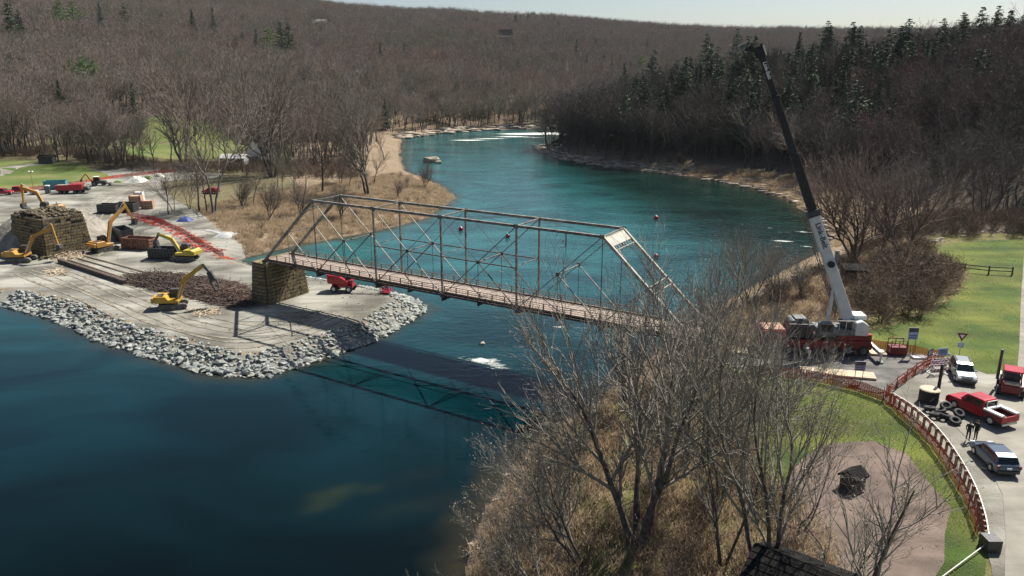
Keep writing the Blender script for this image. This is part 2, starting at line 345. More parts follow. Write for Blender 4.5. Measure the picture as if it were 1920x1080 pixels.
def add_ruts(m, rot, sc, lo=.8, hi=1.12):
    nt = m.node_tree; N = nt.nodes; L = nt.links; b = N['Principled BSDF']; src = b.inputs['Base Color'].links[0].from_socket
    tc = N.new('ShaderNodeTexCoord'); mp = N.new('ShaderNodeMapping'); mp.inputs['Rotation'].default_value = (0, 0, rot); mp.inputs['Scale'].default_value = (sc*.12, sc, 1); L.new(tc.outputs['Object'], mp.inputs[0])
    n = N.new('ShaderNodeTexNoise'); n.inputs['Scale'].default_value = 1; n.inputs['Detail'].default_value = 6; n.inputs['Distortion'].default_value = .5; L.new(mp.outputs[0], n.inputs['Vector'])
    mr = N.new('ShaderNodeMapRange'); mr.inputs[1].default_value = .38; mr.inputs[2].default_value = .62; mr.inputs[3].default_value = lo; mr.inputs[4].default_value = hi; L.new(n.outputs['Fac'], mr.inputs[0])
    mx = N.new('ShaderNodeMix'); mx.data_type = 'RGBA'; mx.blend_type = 'MULTIPLY'; mx.inputs[0].default_value = 1; L.new(src, mx.inputs[6]); L.new(mr.outputs[0], mx.inputs[7]); L.new(mx.outputs[2], b.inputs['Base Color'])
add_ruts(M['gravel'], R(32), .55, .78, 1.12); add_ruts(M['asphalt'], R(32), .9, .75, 1.15); add_ruts(M['paleroad'], R(-70), .6, .82, 1.1); add_ruts(M['lawn'], R(-30), .25, .75, 1.2); add_ruts(M['mulch'], R(20), .5, .8, 1.15)
sheet('gravel_work_pad', [(a, b) for a, b in PAD], .06, M['gravel'], 1.6)
M['track_tan'] = mat('compacted_tan_wheel_track', (.13, .115, .085), (.30, .27, .21), .9, 1, 0, .04, 6, detail=9)
def wheel_tracks(line, z, pairs, wid=.55, off=.10):
    C0 = [Vector(at(a, b, z)[:2]) for a, b in smooth_px(line)]
    for k, base in enumerate(pairs):
        for side_ in (-1.05, 1.05):
            L1_, L2_ = [], []
            for i, p in enumerate(C0):
                d = (C0[min(i+1, len(C0)-1)]-C0[max(i-1, 0)]).normalized(); n = Vector((-d.y, d.x)); o_ = base+side_+.25*math.sin(i*.9+k); w_ = wid*(.7+.3*math.sin(i*1.7+k*2))
                L1_.append(p+n*(o_-w_/2)); L2_.append(p+n*(o_+w_/2))
            f = MB(); vs = []
            for a, b in zip(L1_, L2_): vs += [(a.x, a.y, hz(a.x, a.y)+off+.004*k), (b.x, b.y, hz(b.x, b.y)+off+.004*k)]
            f.add(vs, [(2*i, 2*i+1, 2*i+3, 2*i+2) for i in range(len(C0)-1)]); o = f.build('wheel_track', 'track_tan'); tag(o, kind='structure')
def smooth_px(l, n=24):
    l = [np.array(p, float) for p in l]; out = []
    for i in range(len(l)-1):
        p0 = l[max(i-1, 0)]; p1 = l[i]; p2 = l[i+1]; p3 = l[min(i+2, len(l)-1)]
        for k in range(4):
            t = k/4; out.append(.5*((2*p1)+(-p0+p2)*t+(2*p0-5*p1+4*p2-p3)*t*t+(-p0+3*p1-3*p2+p3)*t**3))
    out.append(l[-1]); return [tuple(p) for p in out]
wheel_tracks([(70, 505), (160, 535), (250, 575), (350, 612), (450, 632), (540, 618), (620, 585)], 1.7, (0, 3.6, -3.2)); wheel_tracks([(130, 490), (160, 455), (165, 415), (190, 380), (240, 355), (320, 338)], 1.8, (0, 3.2, -3.5))
LAWN_NE = pxs([(1596, 632), (1640, 618), (1700, 603), (1750, 583), (1790, 558), (1800, 540), (1785, 520), (1745, 500), (1722, 482), (1735, 468), (1800, 455), (1860, 450), (1960, 448), (2100, 470), (2100, 640), (1912, 705), (1850, 700), (1770, 668), (1640, 655)], 8)
sheet('lawn', LAWN_NE, .03, M['lawn'], 2.0, jag=.35)
LAWN_S = pxs([(1390, 700), (1480, 706), (1560, 716), (1640, 742), (1700, 782), (1750, 835), (1795, 905), (1822, 965), (1845, 1030), (1850, 1100), (1840, 1250), (1450, 1250), (1400, 900), (1380, 760)], 8)
sheet('lawn', LAWN_S, .03, M['lawn'], 1.6, jag=.3)
sheet('bare_earth_patch', pxs([(1470, 900), (1500, 860), (1560, 835), (1640, 830), (1690, 850), (1735, 895), (1775, 950), (1775, 1000), (1765, 1060), (1740, 1130), (1500, 1130), (1440, 1000)], 8), .06, M['mulch'], 1.5, jag=.4)
# road: branch to the bridge and the through road on the right
sheet('road_shoulder', pxs([(1650, 742), (1700, 784), (1752, 838), (1800, 908), (1830, 978), (1858, 1060), (1880, 1250), (2160, 1250), (2120, 1000), (2080, 800), (1990, 700), (1905, 702), (1850, 702), (1790, 680), (1752, 670), (1700, 705)], 8), .045, M['gravel'], 2)
sheet('road', pxs([(1750, 735), (1790, 800), (1840, 850), (1880, 930), (1885, 1000), (1880, 1250), (2140, 1250), (2080, 960), (2010, 800), (1975, 700), (1950, 600), (1935, 520), (1930, 480), (1920, 480), (1914, 560), (1911, 650), (1905, 716), (1850, 722), (1790, 706)], 8), .075, M['paleroad'], 2)
sheet('asphalt_approach', pxs([(1330, 640), (1380, 622), (1600, 625), (1625, 650), (1745, 668), (1668, 736), (1640, 738), (1560, 712), (1480, 702), (1400, 698), (1340, 675)], 8), .09, M['asphalt'], 1.6)
sheet('meadow', pxs([(-60, 308), (0, 304), (100, 303), (170, 312), (215, 325), (150, 333), (60, 343), (-60, 352)], 3), .12, M['lawn_far'], 3, jag=.8)
sheet('meadow', pxs([(225, 268), (300, 255), (400, 255), (470, 268), (430, 290), (330, 295), (240, 290)], 3.5), .12, M['lawn_far'], 4, jag=1)
sheet('dirt_path', pxs([(-60, 330), (0, 316), (50, 309), (95, 304), (95, 307), (50, 313), (0, 322), (-60, 338)], 3.2), .16, M['paleroad'], 3)
sheet('far_gravel_road', pxs([(150, 334), (250, 326), (380, 318), (420, 322), (400, 330), (300, 334), (180, 344)], 3.0), .16, M['gravel'], 3)

# ------------------------------------------------------------------ water
wa = np.arange(-75, 75.01, .25)*math.pi/180; wr_ = np.concatenate([[6, 12, 18, 24], 30*1.011**np.arange(0, 300)]); wr_ = wr_[wr_ < 760]
AA, RR = np.meshgrid(wa, wr_, indexing='ij'); X = (RR*np.sin(AA)).ravel(); Y = (RR*np.cos(AA)).ravel()
na, nr = len(wa), len(wr_); I = np.arange(na*nr).reshape(na, nr)
quads = np.stack([I[:-1, :-1], I[1:, :-1], I[1:, 1:], I[:-1, 1:]], -1).reshape(-1, 4)[:, ::-1]
keep = sdist(np.stack([X, Y], 1), RIVER) < 8; quads = quads[keep[quads].any(1)]
w = npmesh('water', np.stack([X, Y, np.zeros_like(X)], 1), quads, None, None)
tag(w, kind='structure')
WP = np.stack([X, Y], 1); dW = -sdist(WP, RIVER)
def blob(cx, cy, rx, ry, rot=0, p=2):
    c, s = math.cos(rot), math.sin(rot); a = (X-cx)*c+(Y-cy)*s; b = -(X-cx)*s+(Y-cy)*c
    return np.exp(-((np.abs(a)/rx)**p+(np.abs(b)/ry)**p))
foam = np.zeros(len(X))
for px, py, rx, ry, st in ((905, 676, 3.6, 1.8, .74), (940, 690, 3.0, 1.2, .62), (870, 690, 3.0, .6, .56), (960, 670, 2.4, 1.0, .58), (870, 672, 2.4, .9, .7), (930, 684, 3, .8, .6), (890, 662, 3.2, .8, .5), (905, 690, 3.5, .5, .5), (1052, 612, 3.0, 1.0, .72), (1085, 615, 2.6, .8, .62), (1470, 452, 7, 1.4, .78), (1500, 435, 9, 1.3, .72), (1450, 462, 4, 1.2, .7), (1520, 462, 6, 1.1, .66), (1440, 428, 6, 1.2, .6), (1350, 368, 14, 1.0, .55), (795, 674, .9, .2, .8), (825, 690, .9, .2, .5)):
    p = at(px, py, 0); foam = np.maximum(foam, st*blob(p.x, p.y, rx, ry, 0))
for px, py, rx, ry, st in ((1000, 251, 30, 9, 1), (1040, 250, 26, 9, 1), (880, 263, 14, 4, 1), (920, 260, 16, 4, .9), (960, 256, 18, 5, .9), (940, 268, 12, 3, .6), (1080, 252, 20, 9, 1), (836, 312, 1.6, 1.2, .9), (1010, 258, 14, 2, .7)):
    p = at(px, py, 0); foam = np.maximum(foam, st*blob(p.x, p.y, rx, ry, 0))
rip = .22+.75*sst(88, 104, Y+.55*X)+.9*np.maximum(blob(*at(905, 680, 0)[:2], 6, 5), blob(*at(1030, 690, 0)[:2], 7, 6))
shallow = (1-sst(.2, 4, dW*(1+.45*noise2(X, Y, 3, 2))))
hill_refl = sst(0, 34, X-np.interp(Y, [120, 170, 260, 330, 400], [22, 22, 8, -4, -2]))*sst(110, 150, Y)
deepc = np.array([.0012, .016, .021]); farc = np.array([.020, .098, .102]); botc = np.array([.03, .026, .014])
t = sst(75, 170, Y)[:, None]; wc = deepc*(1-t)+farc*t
wc = wc*(1-.86*hill_refl[:, None])+np.array([.004, .010, .005])*.86*hill_refl[:, None]  # dark reflection of the right hill painted into the water colour
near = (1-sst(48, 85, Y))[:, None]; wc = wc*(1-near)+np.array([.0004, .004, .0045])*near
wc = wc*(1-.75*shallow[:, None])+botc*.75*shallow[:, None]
for px, py, rx, ry, k in ((620, 928, 2.3, 1.3, .75), (600, 950, 1.6, .9, .55), (655, 915, 1.4, .7, .5), (700, 916, 1.2, .7, .6), (790, 890, 2.5, 1.2, .25), (740, 955, 2.2, 1.0, .25), (820, 940, 2.6, 1.5, .3)):
    p = at(px, py, 0); bl = (k*blob(p.x, p.y, rx, ry, .5, 3)*np.clip(.85+.25*noise2(X, Y, 1.3, 3), 0, 1))[:, None]; wc = wc*(1-bl)+np.array([.013, .019, .011])*bl
ca = w.data.color_attributes.new('bed', 'FLOAT_COLOR', 'POINT'); ca.data.foreach_set('color', np.hstack([wc, np.ones((len(X), 1))]).astype(np.float32).ravel())  # water colour by place: riverbed shallows plus the painted hill reflection
for nm, arr in (('foam', foam), ('rip', rip)):
    a = w.data.attributes.new(nm, 'FLOAT', 'POINT'); a.data.foreach_set('value', arr.astype(np.float32))
def watermat():
    m = bpy.data.materials.new('river_water'); m.use_nodes = True; nt = m.node_tree; N = nt.nodes; L = nt.links; b = N['Principled BSDF']
    def attr(n): a = N.new('ShaderNodeAttribute'); a.attribute_name = n; return a
    tc = N.new('ShaderNodeTexCoord'); mp = N.new('ShaderNodeMapping'); mp.inputs['Scale'].default_value = (.55, 1.0, 1); mp.inputs['Rotation'].default_value = (0, 0, R(-12)); L.new(tc.outputs['Object'], mp.inputs[0])
    n1 = N.new('ShaderNodeTexNoise'); n1.inputs['Scale'].default_value = .8; n1.inputs['Detail'].default_value = 7; n1.inputs['Distortion'].default_value = .6; L.new(mp.outputs[0], n1.inputs['Vector'])
    n2 = N.new('ShaderNodeTexNoise'); n2.inputs['Scale'].default_value = .07; n2.inputs['Detail'].default_value = 4; n2.inputs['Distortion'].default_value = 1.2; L.new(mp.outputs[0], n2.inputs['Vector'])
    # colour variation of currents
    mr = N.new('ShaderNodeMapRange'); mr.inputs[1].default_value = .35; mr.inputs[2].default_value = .65; mr.inputs[3].default_value = .6; mr.inputs[4].default_value = 1.3; L.new(n2.outputs['Fac'], mr.inputs[0])
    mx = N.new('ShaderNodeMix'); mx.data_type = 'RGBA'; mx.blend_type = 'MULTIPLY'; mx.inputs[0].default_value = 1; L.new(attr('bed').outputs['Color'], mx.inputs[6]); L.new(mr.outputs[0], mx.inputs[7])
    nf = N.new('ShaderNodeTexNoise'); nf.inputs['Scale'].default_value = 1.1; nf.inputs['Detail'].default_value = 7; nf.inputs['Roughness'].default_value = .75; nf.inputs['Distortion'].default_value = 1.5; L.new(mp.outputs[0], nf.inputs['Vector'])
    ad = N.new('ShaderNodeMath'); ad.operation = 'ADD'; L.new(nf.outputs['Fac'], ad.inputs[0]); L.new(attr('foam').outputs['Fac'], ad.inputs[1])
    fr = N.new('ShaderNodeMapRange'); fr.inputs[1].default_value = 1.02; fr.inputs[2].default_value = 1.25; L.new(ad.outputs[0], fr.inputs[0])
    m2 = N.new('ShaderNodeMix'); m2.data_type = 'RGBA'; L.new(fr.outputs[0], m2.inputs[0]); L.new(mx.outputs[2], m2.inputs[6]); m2.inputs[7].default_value = (.75, .78, .72, 1)
    L.new(m2.outputs[2], b.inputs['Base Color'])
    ro = N.new('ShaderNodeMapRange'); ro.inputs[3].default_value = .05; ro.inputs[4].default_value = .7; L.new(fr.outputs[0], ro.inputs[0]); L.new(ro.outputs[0], b.inputs['Roughness'])
    b.inputs['IOR'].default_value = 1.33; b.inputs['Specular IOR Level'].default_value = .27
    bp = N.new('ShaderNodeBump'); ds = N.new('ShaderNodeMath'); ds.operation = 'MULTIPLY'; ds.inputs[1].default_value = .13
    L.new(attr('rip').outputs['Fac'], ds.inputs[0]); L.new(ds.outputs[0], bp.inputs['Distance']); bp.inputs['Strength'].default_value = 1
    L.new(n1.outputs['Fac'], bp.inputs['Height'])
    L.new(bp.outputs[0], b.inputs['Normal'])
    return m
w.data.materials.append(watermat())

# ------------------------------------------------------------------ rocks
def hull_rock(seed, n=13, sq=(1, .8, .6)):
    r = random.Random(seed); bm = bmesh.new()
    for _ in range(n):
        v = Vector([r.gauss(0, 1) for _ in range(3)]).normalized()*r.uniform(.8, 1.05); bm.verts.new((v.x*sq[0]*.5, v.y*sq[1]*.5, v.z*sq[2]*.5))
    ret = bmesh.ops.convex_hull(bm, input=bm.verts[:]); bmesh.ops.delete(bm, geom=[v for v in bm.verts if not v.link_faces], context='VERTS')
    bmesh.ops.recalc_face_normals(bm, faces=bm.faces); me = bpy.data.meshes.new('rock'); bm.to_mesh(me); bm.free(); return me
def joined(name, meshes, inst, m, parent=None):
    """bake many placed copies into ONE mesh"""
    vs, ts, n = [], [], 0; cache = []
    for me in meshes:
        me.calc_loop_triangles(); v = np.zeros(len(me.vertices)*3, np.float32); me.vertices.foreach_get('co', v)
        t_ = np.zeros(len(me.loop_triangles)*3, np.int32); me.loop_triangles.foreach_get('vertices', t_); cache.append((v.reshape(-1, 3), t_.reshape(-1, 3)))
    for k, mw in inst:
        v, t_ = cache[k]; mw = np.array(mw); vs.append(v@mw[:3, :3].T+mw[:3, 3]); ts.append(t_+n); n += len(v)
    return npmesh(name, np.vstack(vs), None, np.vstack(ts), m, parent=parent)
ROCKS = [hull_rock(i) for i in range(8)]
for me in ROCKS: me.materials.append(M['rip'])
bank = empty('riprap_bank', (-50, 100, 0)); tag(bank, kind='structure')
shore = [Vector(p) for p in PADSHORE]; cand = []
for a, b in zip(shore[:-2], shore[1:-1]):
    L_ = (b-a).length; nrm = Vector((-(b-a).y, (b-a).x)).normalized()
    for k in range(int(L_*24)):
        t = rnd.random(); dd = rnd.uniform(-.8, 4.0); p = a.lerp(b, t)+nrm*dd
        if hz(p.x, p.y) < -.9: continue
        sz = rnd.choice([rnd.uniform(.25, .6), rnd.uniform(.4, .8), rnd.uniform(.6, 1.3)])*(1.2-.14*max(dd, 0)); z = max(hz(p.x, p.y), -.15)+sz*.13
        mw = Matrix.Translation((p.x, p.y, z)) @ Matrix.Rotation(rnd.uniform(0, 6.28), 4, 'Z') @ Matrix.Rotation(rnd.uniform(-.5, .5), 4, 'X') @ Matrix.Diagonal((sz*1.25, sz*1.1, sz, 1))
        f = project(p.x, p.y, z); vis = 1 if (0 < f[0] < 1920) else 0
        cand.append((vis*sz/f[2], rnd.randrange(8), mw))
cand.sort(key=lambda c: -c[0])
for s_, k, mw in cand[:299]:
    o = bpy.data.objects.new('boulder', ROCKS[k]); COL.objects.link(o); o.parent = bank; o.matrix_world = Matrix.Translation(-bank.location)@mw if False else mw
    o.matrix_parent_inverse = Matrix.Translation(-bank.location); o.matrix_basis = mw
inst = [(k, Matrix.Translation((50, -100, 0))@mw) for s_, k, mw in cand[299:]]
st = joined('boulder_fill', ROCKS, inst, M['rip'], bank); tag(st, kind='stuff')

# loose stones and clods over the work pad
PDA = np.array(PAD); pts_ = []
while len(pts_) < 900:
    q = (rnd.uniform(-120, -16), rnd.uniform(92, 215))
    if sdist(np.array([q]), PAD)[0] < -1.2: pts_.append(q)
deb = [(rnd.randrange(8), Matrix.Translation((a, b, hz(a, b)+.08))@Matrix.Rotation(rnd.uniform(0, 6), 4, 'Z')@Matrix.Scale(rnd.choice([.12, .18, .25, .4]), 4)) for a, b in pts_]
o = joined('loose_stones', ROCKS, deb, M['stone']); tag(o, kind='stuff', label='loose stones and clods scattered over the pale work pad', cat='stones')
# natural shore ledges, one mass of broken rock
LED = [hull_rock(100+i, 16, (1, .75, .28)) for i in range(8)]
def scatter_line(pts, per_m, off, size, flat=1.0):
    out = []
    P = [Vector(p) for p in pts]
    for a, b in zip(P, P[1:]):
        nrm = Vector(((b-a).y, -(b-a).x)).normalized()
        for k in range(int((b-a).length*per_m)):
            p = a.lerp(b, rnd.random())+nrm*rnd.uniform(*off); sz = rnd.uniform(*size)
            z = max(hz(p.x, p.y), -.1)
            out.append((rnd.randrange(8), Matrix.Translation((p.x, p.y, z+sz*.04))@Matrix.Rotation(rnd.uniform(-.5, .5), 4, 'Z')@Matrix.Rotation(rnd.uniform(-.15, .15), 4, 'X')@Matrix.Diagonal((sz*1.5, sz, sz*flat, 1))))
    return out
led = scatter_line([(12, 384), (14, 355), (23, 326), (45, 295), (65, 274), (77, 251), (83, 225), (78, 189), (73, 170)], 1.6, (-9, .6), (.8, 3.8), .9)
led += scatter_line([(12, 390), (14, 355), (23, 326), (40, 300)], 1.6, (-7, .8), (1.5, 4.5), .8)
o = joined('ledge_rock', LED, led, M['ledge']); tag(o, kind='stuff', label='tan broken rock ledges along the wooded right shore', cat='rocks')
led = scatter_line([(-60, 425), (-48, 452), (-16, 486), (34, 506), (110, 522)], 1.2, (-12, 2), (2, 9), .7)
o = joined('ledge_rock', LED, led, M['ledge']); tag(o, kind='stuff', label='pale rock shelf at the far rapids below the woods', cat='rocks')
led = scatter_line([(32, 118), (42, 131), (55, 147), (64, 158), (73, 170)], .35, (0, 12), (.5, 1.6), .9)+scatter_line([(8, 80), (3, 74), (0, 67), (-3, 55), (-3.5, 48)], 1.2, (-2.5, .5), (.3, 1.0), 1.2)
led += [(k, m_) for k, m_ in scatter_line([at(1740, 462, 7)[:2], at(1830, 442, 7)[:2], at(1925, 446, 7)[:2]], 1.0, (-1, 2), (.6, 1.6), 1.2)]
o = joined('shore_stones', LED, led, M['ledge']); tag(o, kind='stuff', label='scattered grey stones along the near right bank', cat='rocks')
def lone_rock(px, py, sz, label, sq=(1, .7, .45), m='ledge', z=None):
    p = gat(px, py, 0); me = hull_rock(int(px*7+py), 18, sq); me.materials.append(M[m]); o = bpy.data.objects.new('river_rock', me); COL.objects.link(o)
    o.location = (p.x, p.y, max(p.z, 0)+sz*.08); o.scale = (sz,)*3; o.rotation_euler = (0, 0, rnd.uniform(0, .6)); tag(o, label, 'rock'); return o
lone_rock(810, 316, 8.5, 'large pale boulder standing alone in the river beyond the left beach', (1, .7, .62))
lone_rock(823, 318, 4.0, 'small pale boulder touching the large one beyond the left beach', (1, .8, .5))
lone_rock(1025, 806, 3.0, 'dark wet boulder at the waterline of the near right bank', (1, .8, .5), 'mortar')
lone_rock(905, 677, 1.3, 'small pale rock breaking the surface amid ripples and foam')
lone_rock(1572, 300, 5, 'pale slab of rock on the wooded shore left of the crane boom')

# ------------------------------------------------------------------ truss bridge
U = Vector((.8487, -.5289, 0)); BR = empty('truss_bridge', (-39.157, 117.755, 8.3), math.atan2(-.5289, .8487), 'long grey steel through truss bridge with plank deck over the river', 'bridge')
PL, HH, WW = 11.7, 10.7, 5.63
def member(name, p0, p1, w_, h_, m='steel'): return MB().bar(p0, p1, w_, h_).build(name, m, BR)
for y in (0, WW):
    Tp = lambda k: (k*PL, y, HH); Bt = lambda k: (k*PL, y, 0)
    def mid(a, b): return tuple((a[i]+b[i])/2 for i in range(3))
    for k in range(1, 5): member('top_chord', Tp(k), Tp(k+1), .30, .32)
    for k in range(6): member('bottom_chord', Bt(k), Bt(k+1), .18, .26, 'steel_dark')
    for a, b in ((0, 1), (6, 5)):
        member('end_post', Bt(a), Tp(b), .32, .34, 'steel' if a == 0 else 'steel_pale')
    for k in (2, 3, 4): member('vertical_post', Bt(k), Tp(k), .22, .20)
    for k in (1, 5): member('hanger', Bt(k), Tp(k), .07, .07, 'steel_dark')
    D = [(Tp(1), Bt(2)), (Tp(5), Bt(4)), (Tp(2), Bt(3)), (Tp(4), Bt(3))]
    for i, (a, b) in enumerate(D):
        member('diagonal', a, b, .13, .09, 'steel' if i < 4 else 'steel')
    for a, b in ((Bt(2), Tp(3)), (Bt(4), Tp(3))): member('counter_rod', a, b, .05, .05, 'steel_dark')
    # half-height joints and their secondary members
    for (a, b, foot, half) in ((Tp(1), Bt(2), Bt(1), 1.5), (Tp(5), Bt(4), Bt(5), 4.5), (Tp(2), Bt(3), Bt(2), 2.5), (Tp(4), Bt(3), Bt(4), 3.5), (Bt(0), Tp(1), Bt(1), .5), (Bt(6), Tp(5), Bt(5), 5.5)):
        q = mid(a, b); member('secondary_strut', q, foot, .13, .10, 'steel_dark' if half in (1.5, 2.5, 3.5) else 'steel'); member('secondary_hanger', q, (half*PL, y, 0), .05, .05, 'steel_dark')
        MB().box(q, (.5, .06, .5)).build('gusset_plate', 'steel', BR)
    for k in (2, 3): member('middle_rail', (k*PL, y, HH/2), ((k+1)*PL, y, HH/2), .12, .12, 'steel_dark')
    for k in range(1, 6): MB().box((k*PL, y+(.2 if y else -.2), HH), (.6, .04, .5)).build('gusset_plate', 'steel', BR)
    for k in range(0, 7): MB().box((k*PL, y+(.16 if y else -.16), 0), (.55, .04, .5)).build('gusset_plate', 'steel_dark', BR)
for k in range(1, 6):
    member('top_strut', (k*PL, .2, HH), (k*PL, WW-.2, HH), .16, .16)
for k in range(1, 5):
    member('lateral_rod', (k*PL, .15, HH+.05), ((k+1)*PL, WW-.15, HH+.05), .035, .035, 'steel_dark'); member('lateral_rod', (k*PL, WW-.15, HH-.05), ((k+1)*PL, .15, HH-.05), .035, .035, 'steel_dark')
for k in (.5, 1.5, 2.5, 3.5, 4.5, 5.5): member('middle_strut', (k*PL, .1, HH/2), (k*PL, WW-.1, HH/2), .12, .12)
for k in (2, 3, 4): member('middle_strut', (k*PL, .1, HH/2+.2), (k*PL, WW-.1, HH/2+.2), .08, .08)
# portal frames with lattice and knee braces
for a, b, m_ in ((0, 1, 'steel'), (6, 5, 'steel_pale')):
    s_ = 1 if a == 0 else -1; dirv = Vector(((b-a)*PL, 0, HH)); 
    def onp(t, y): return Vector((a*PL, y, 0))+dirv*t
    f = MB(); f.bar(onp(.985, .1), onp(.985, WW-.1), .1, .16); f.bar(onp(.86, .1), onp(.86, WW-.1), .1, .16)
    n = 8
    for i in range(n):
        y0 = .15+i*(WW-.3)/n; y1 = y0+(WW-.3)/n; f.bar(onp(.98, y0), onp(.87, y1), .035, .05); f.bar(onp(.87, y0), onp(.98, y1), .035, .05)
    f.build('portal_brace', m_, BR)
    if a == 6:
        MB().add  # plate across the top seen pale
        q = MB(); vs = [onp(.985, .2), onp(.985, WW-.2), onp(.90, WW-.2), onp(.90, .2)]; nn = Vector((0.6, 0, .7)).normalized()*.04*(-s_ if False else 1)
        q.add([v+nn for v in vs]+[v-nn for v in vs], [(0, 1, 2, 3), (7, 6, 5, 4), (0, 4, 5, 1), (1, 5, 6, 2), (2, 6, 7, 3), (3, 7, 4, 0)]); q.build('portal_plate', m_, BR)
        f = MB(); f.bar(onp(.5, .1), onp(.5, WW-.1), .12, .14); f.bar(onp(.44, .1), onp(.44, WW-.1), .12, .14)
        for i in range(n):
            y0 = .15+i*(WW-.3)/n; y1 = y0+(WW-.3)/n; f.bar(onp(.5, y0), onp(.44, y1), .05, .06)
        f.build('portal_brace', m_, BR)
    MB().bar(onp(.86, .9), onp(.74, .15), .07, .09).build('knee_brace', m_, BR); MB().bar(onp(.86, WW-.9), onp(.74, WW-.15), .07, .09).build('knee_brace', m_, BR)
for k in range(13):
    x = k*PL/2; f = MB(); hh = .5 if k % 2 else .75
    f.prism([(x-.11, -.05), (x-.11, -.05-hh), (x+.11, -.05-hh), (x+.11, -.05)], -.15, WW+.15); f.build('floor_beam', 'steel_dark', BR)
f = MB()
for y in np.linspace(.6, WW-.6, 6): f.bar((0, y, .0), (6*PL, y, .0), .14, .28)
f.build('stringers', 'steel_dark', BR)
npl = 0; x = .05; pm = [MB().box((0, 0, 0), (.46, WW-.9, .09)).build('deck_plank', 'plank', BR)]
pm[0].location = (.3, WW/2, .2)
for i in range(1, 140):
    o = pm[0].copy(); COL.objects.link(o); o.location = (.3+i*.5, WW/2+rnd.uniform(-.04, .04), .2+rnd.uniform(-.01, .012)); o.rotation_euler = (0, 0, rnd.uniform(-.006, .006))
for y in (.42, WW-.42):
    MB().bar((0, y, .33), (6*PL, y, .33), .2, .18).build('kerb_timber', 'timber' if y < 1 else 'timber', BR)
    rp = MB().box((0, 0, .62), (.12, .12, 1.15)).build('railing_post', 'timber', BR); rp.location = (.6, y, 0)
    for i in range(1, 37):
        o = rp.copy(); COL.objects.link(o); o.location = (.6+i*1.92, y, 0)
    for z in (.6, .88, 1.15): MB().bar((0, y, z), (6*PL, y, z), .05, .05 if z < 1 else .08).build('railing_rail', 'timber', BR)

# ------------------------------------------------------------------ stone pier and abutment
def masonry(name, loc, rz, a0, a1, b0, b1, h, batter, label, cat, course=.55, rough=0, toplevels=None):
    """block standing in local coords; stones as children set 6 cm proud of a core"""
    root = empty(name, loc, rz, label, cat)
    core = MB(); B = batter*h; vs = []
    for z, e in ((0, B), (h, 0)):
        for x_, y_ in ((a0-e, b0-e), (a1+e, b0-e), (a1+e, b1+e), (a0-e, b1+e)): vs.append((x_, y_, z))
    core.add(vs, [(0, 3, 2, 1), (4, 5, 6, 7), (0, 1, 5, 4), (1, 2, 6, 5), (2, 3, 7, 6), (3, 0, 4, 7)]); core.build('mortar_core', 'mortar', root)
    protos = []; extra = []
    for i in range(6):
        me = hull = None; bm = bmesh.new(); bmesh.ops.create_cube(bm, size=1)
        for v in bm.verts: v.co += Vector([rnd.uniform(-.05, .05) for _ in range(3)])
        me = bpy.data.meshes.new('stone'); bm.to_mesh(me); bm.free(); me.materials.append(M['stone']); protos.append(me)
    n = int(h/course); cnt = 0
    for c in range(n):
        z = (c+.5)*h/n; e = batter*(h-z)
        for face in range(4):
            if face == 0: p0, p1 = Vector((a0-e, b0-e, z)), Vector((a1+e, b0-e, z))
            if face == 1: p0, p1 = Vector((a1+e, b0-e, z)), Vector((a1+e, b1+e, z))
            if face == 2: p0, p1 = Vector((a1+e, b1+e, z)), Vector((a0-e, b1+e, z))
            if face == 3: p0, p1 = Vector((a0-e, b1+e, z)), Vector((a0-e, b0-e, z))
            L_ = (p1-p0).length; d = (p1-p0)/L_; t = 0
            while t < L_-.05:
                wd = min(rnd.uniform(.8, 1.7), L_-t)
                if L_-t-wd < .35: wd = L_-t
                if rough and rnd.random() < rough and c > n*.5: t += wd; continue
                q = p0+d*(t+wd/2); scl = (wd-.05, .5+rnd.uniform(-.08, .1), h/n-.05)
                if cnt >= 298 or face >= 2: extra.append((rnd.randrange(6), Matrix.Translation((q.x, q.y, z))@Matrix.Rotation(math.atan2(d.y, d.x), 4, 'Z')@Matrix.Diagonal((*scl, 1))))
                else:
                    o = bpy.data.objects.new('stone', rnd.choice(protos)); COL.objects.link(o); o.parent = root
                    o.location = (q.x, q.y, z); o.rotation_euler = (0, 0, math.atan2(d.y, d.x)); o.scale = scl; cnt += 1
                t += wd
    o = joined('stone_backing', protos, extra, M['stone'], root); tag(o, kind='stuff')
    return root
pier = masonry('stone_pier', (-39.157, 117.755, 1.3), math.atan2(-.5289, .8487), -1.5, 1.2, -.9, 6.6, 6.75, .075, 'tall tapered stone pier holding up the left end of the bridge', 'pier', .56)
MB().box((-.15, 2.85, 6.87), (3.1, 7.9, .24)).build('capstone', 'stone', pier)
for y in (0, WW):
    pass
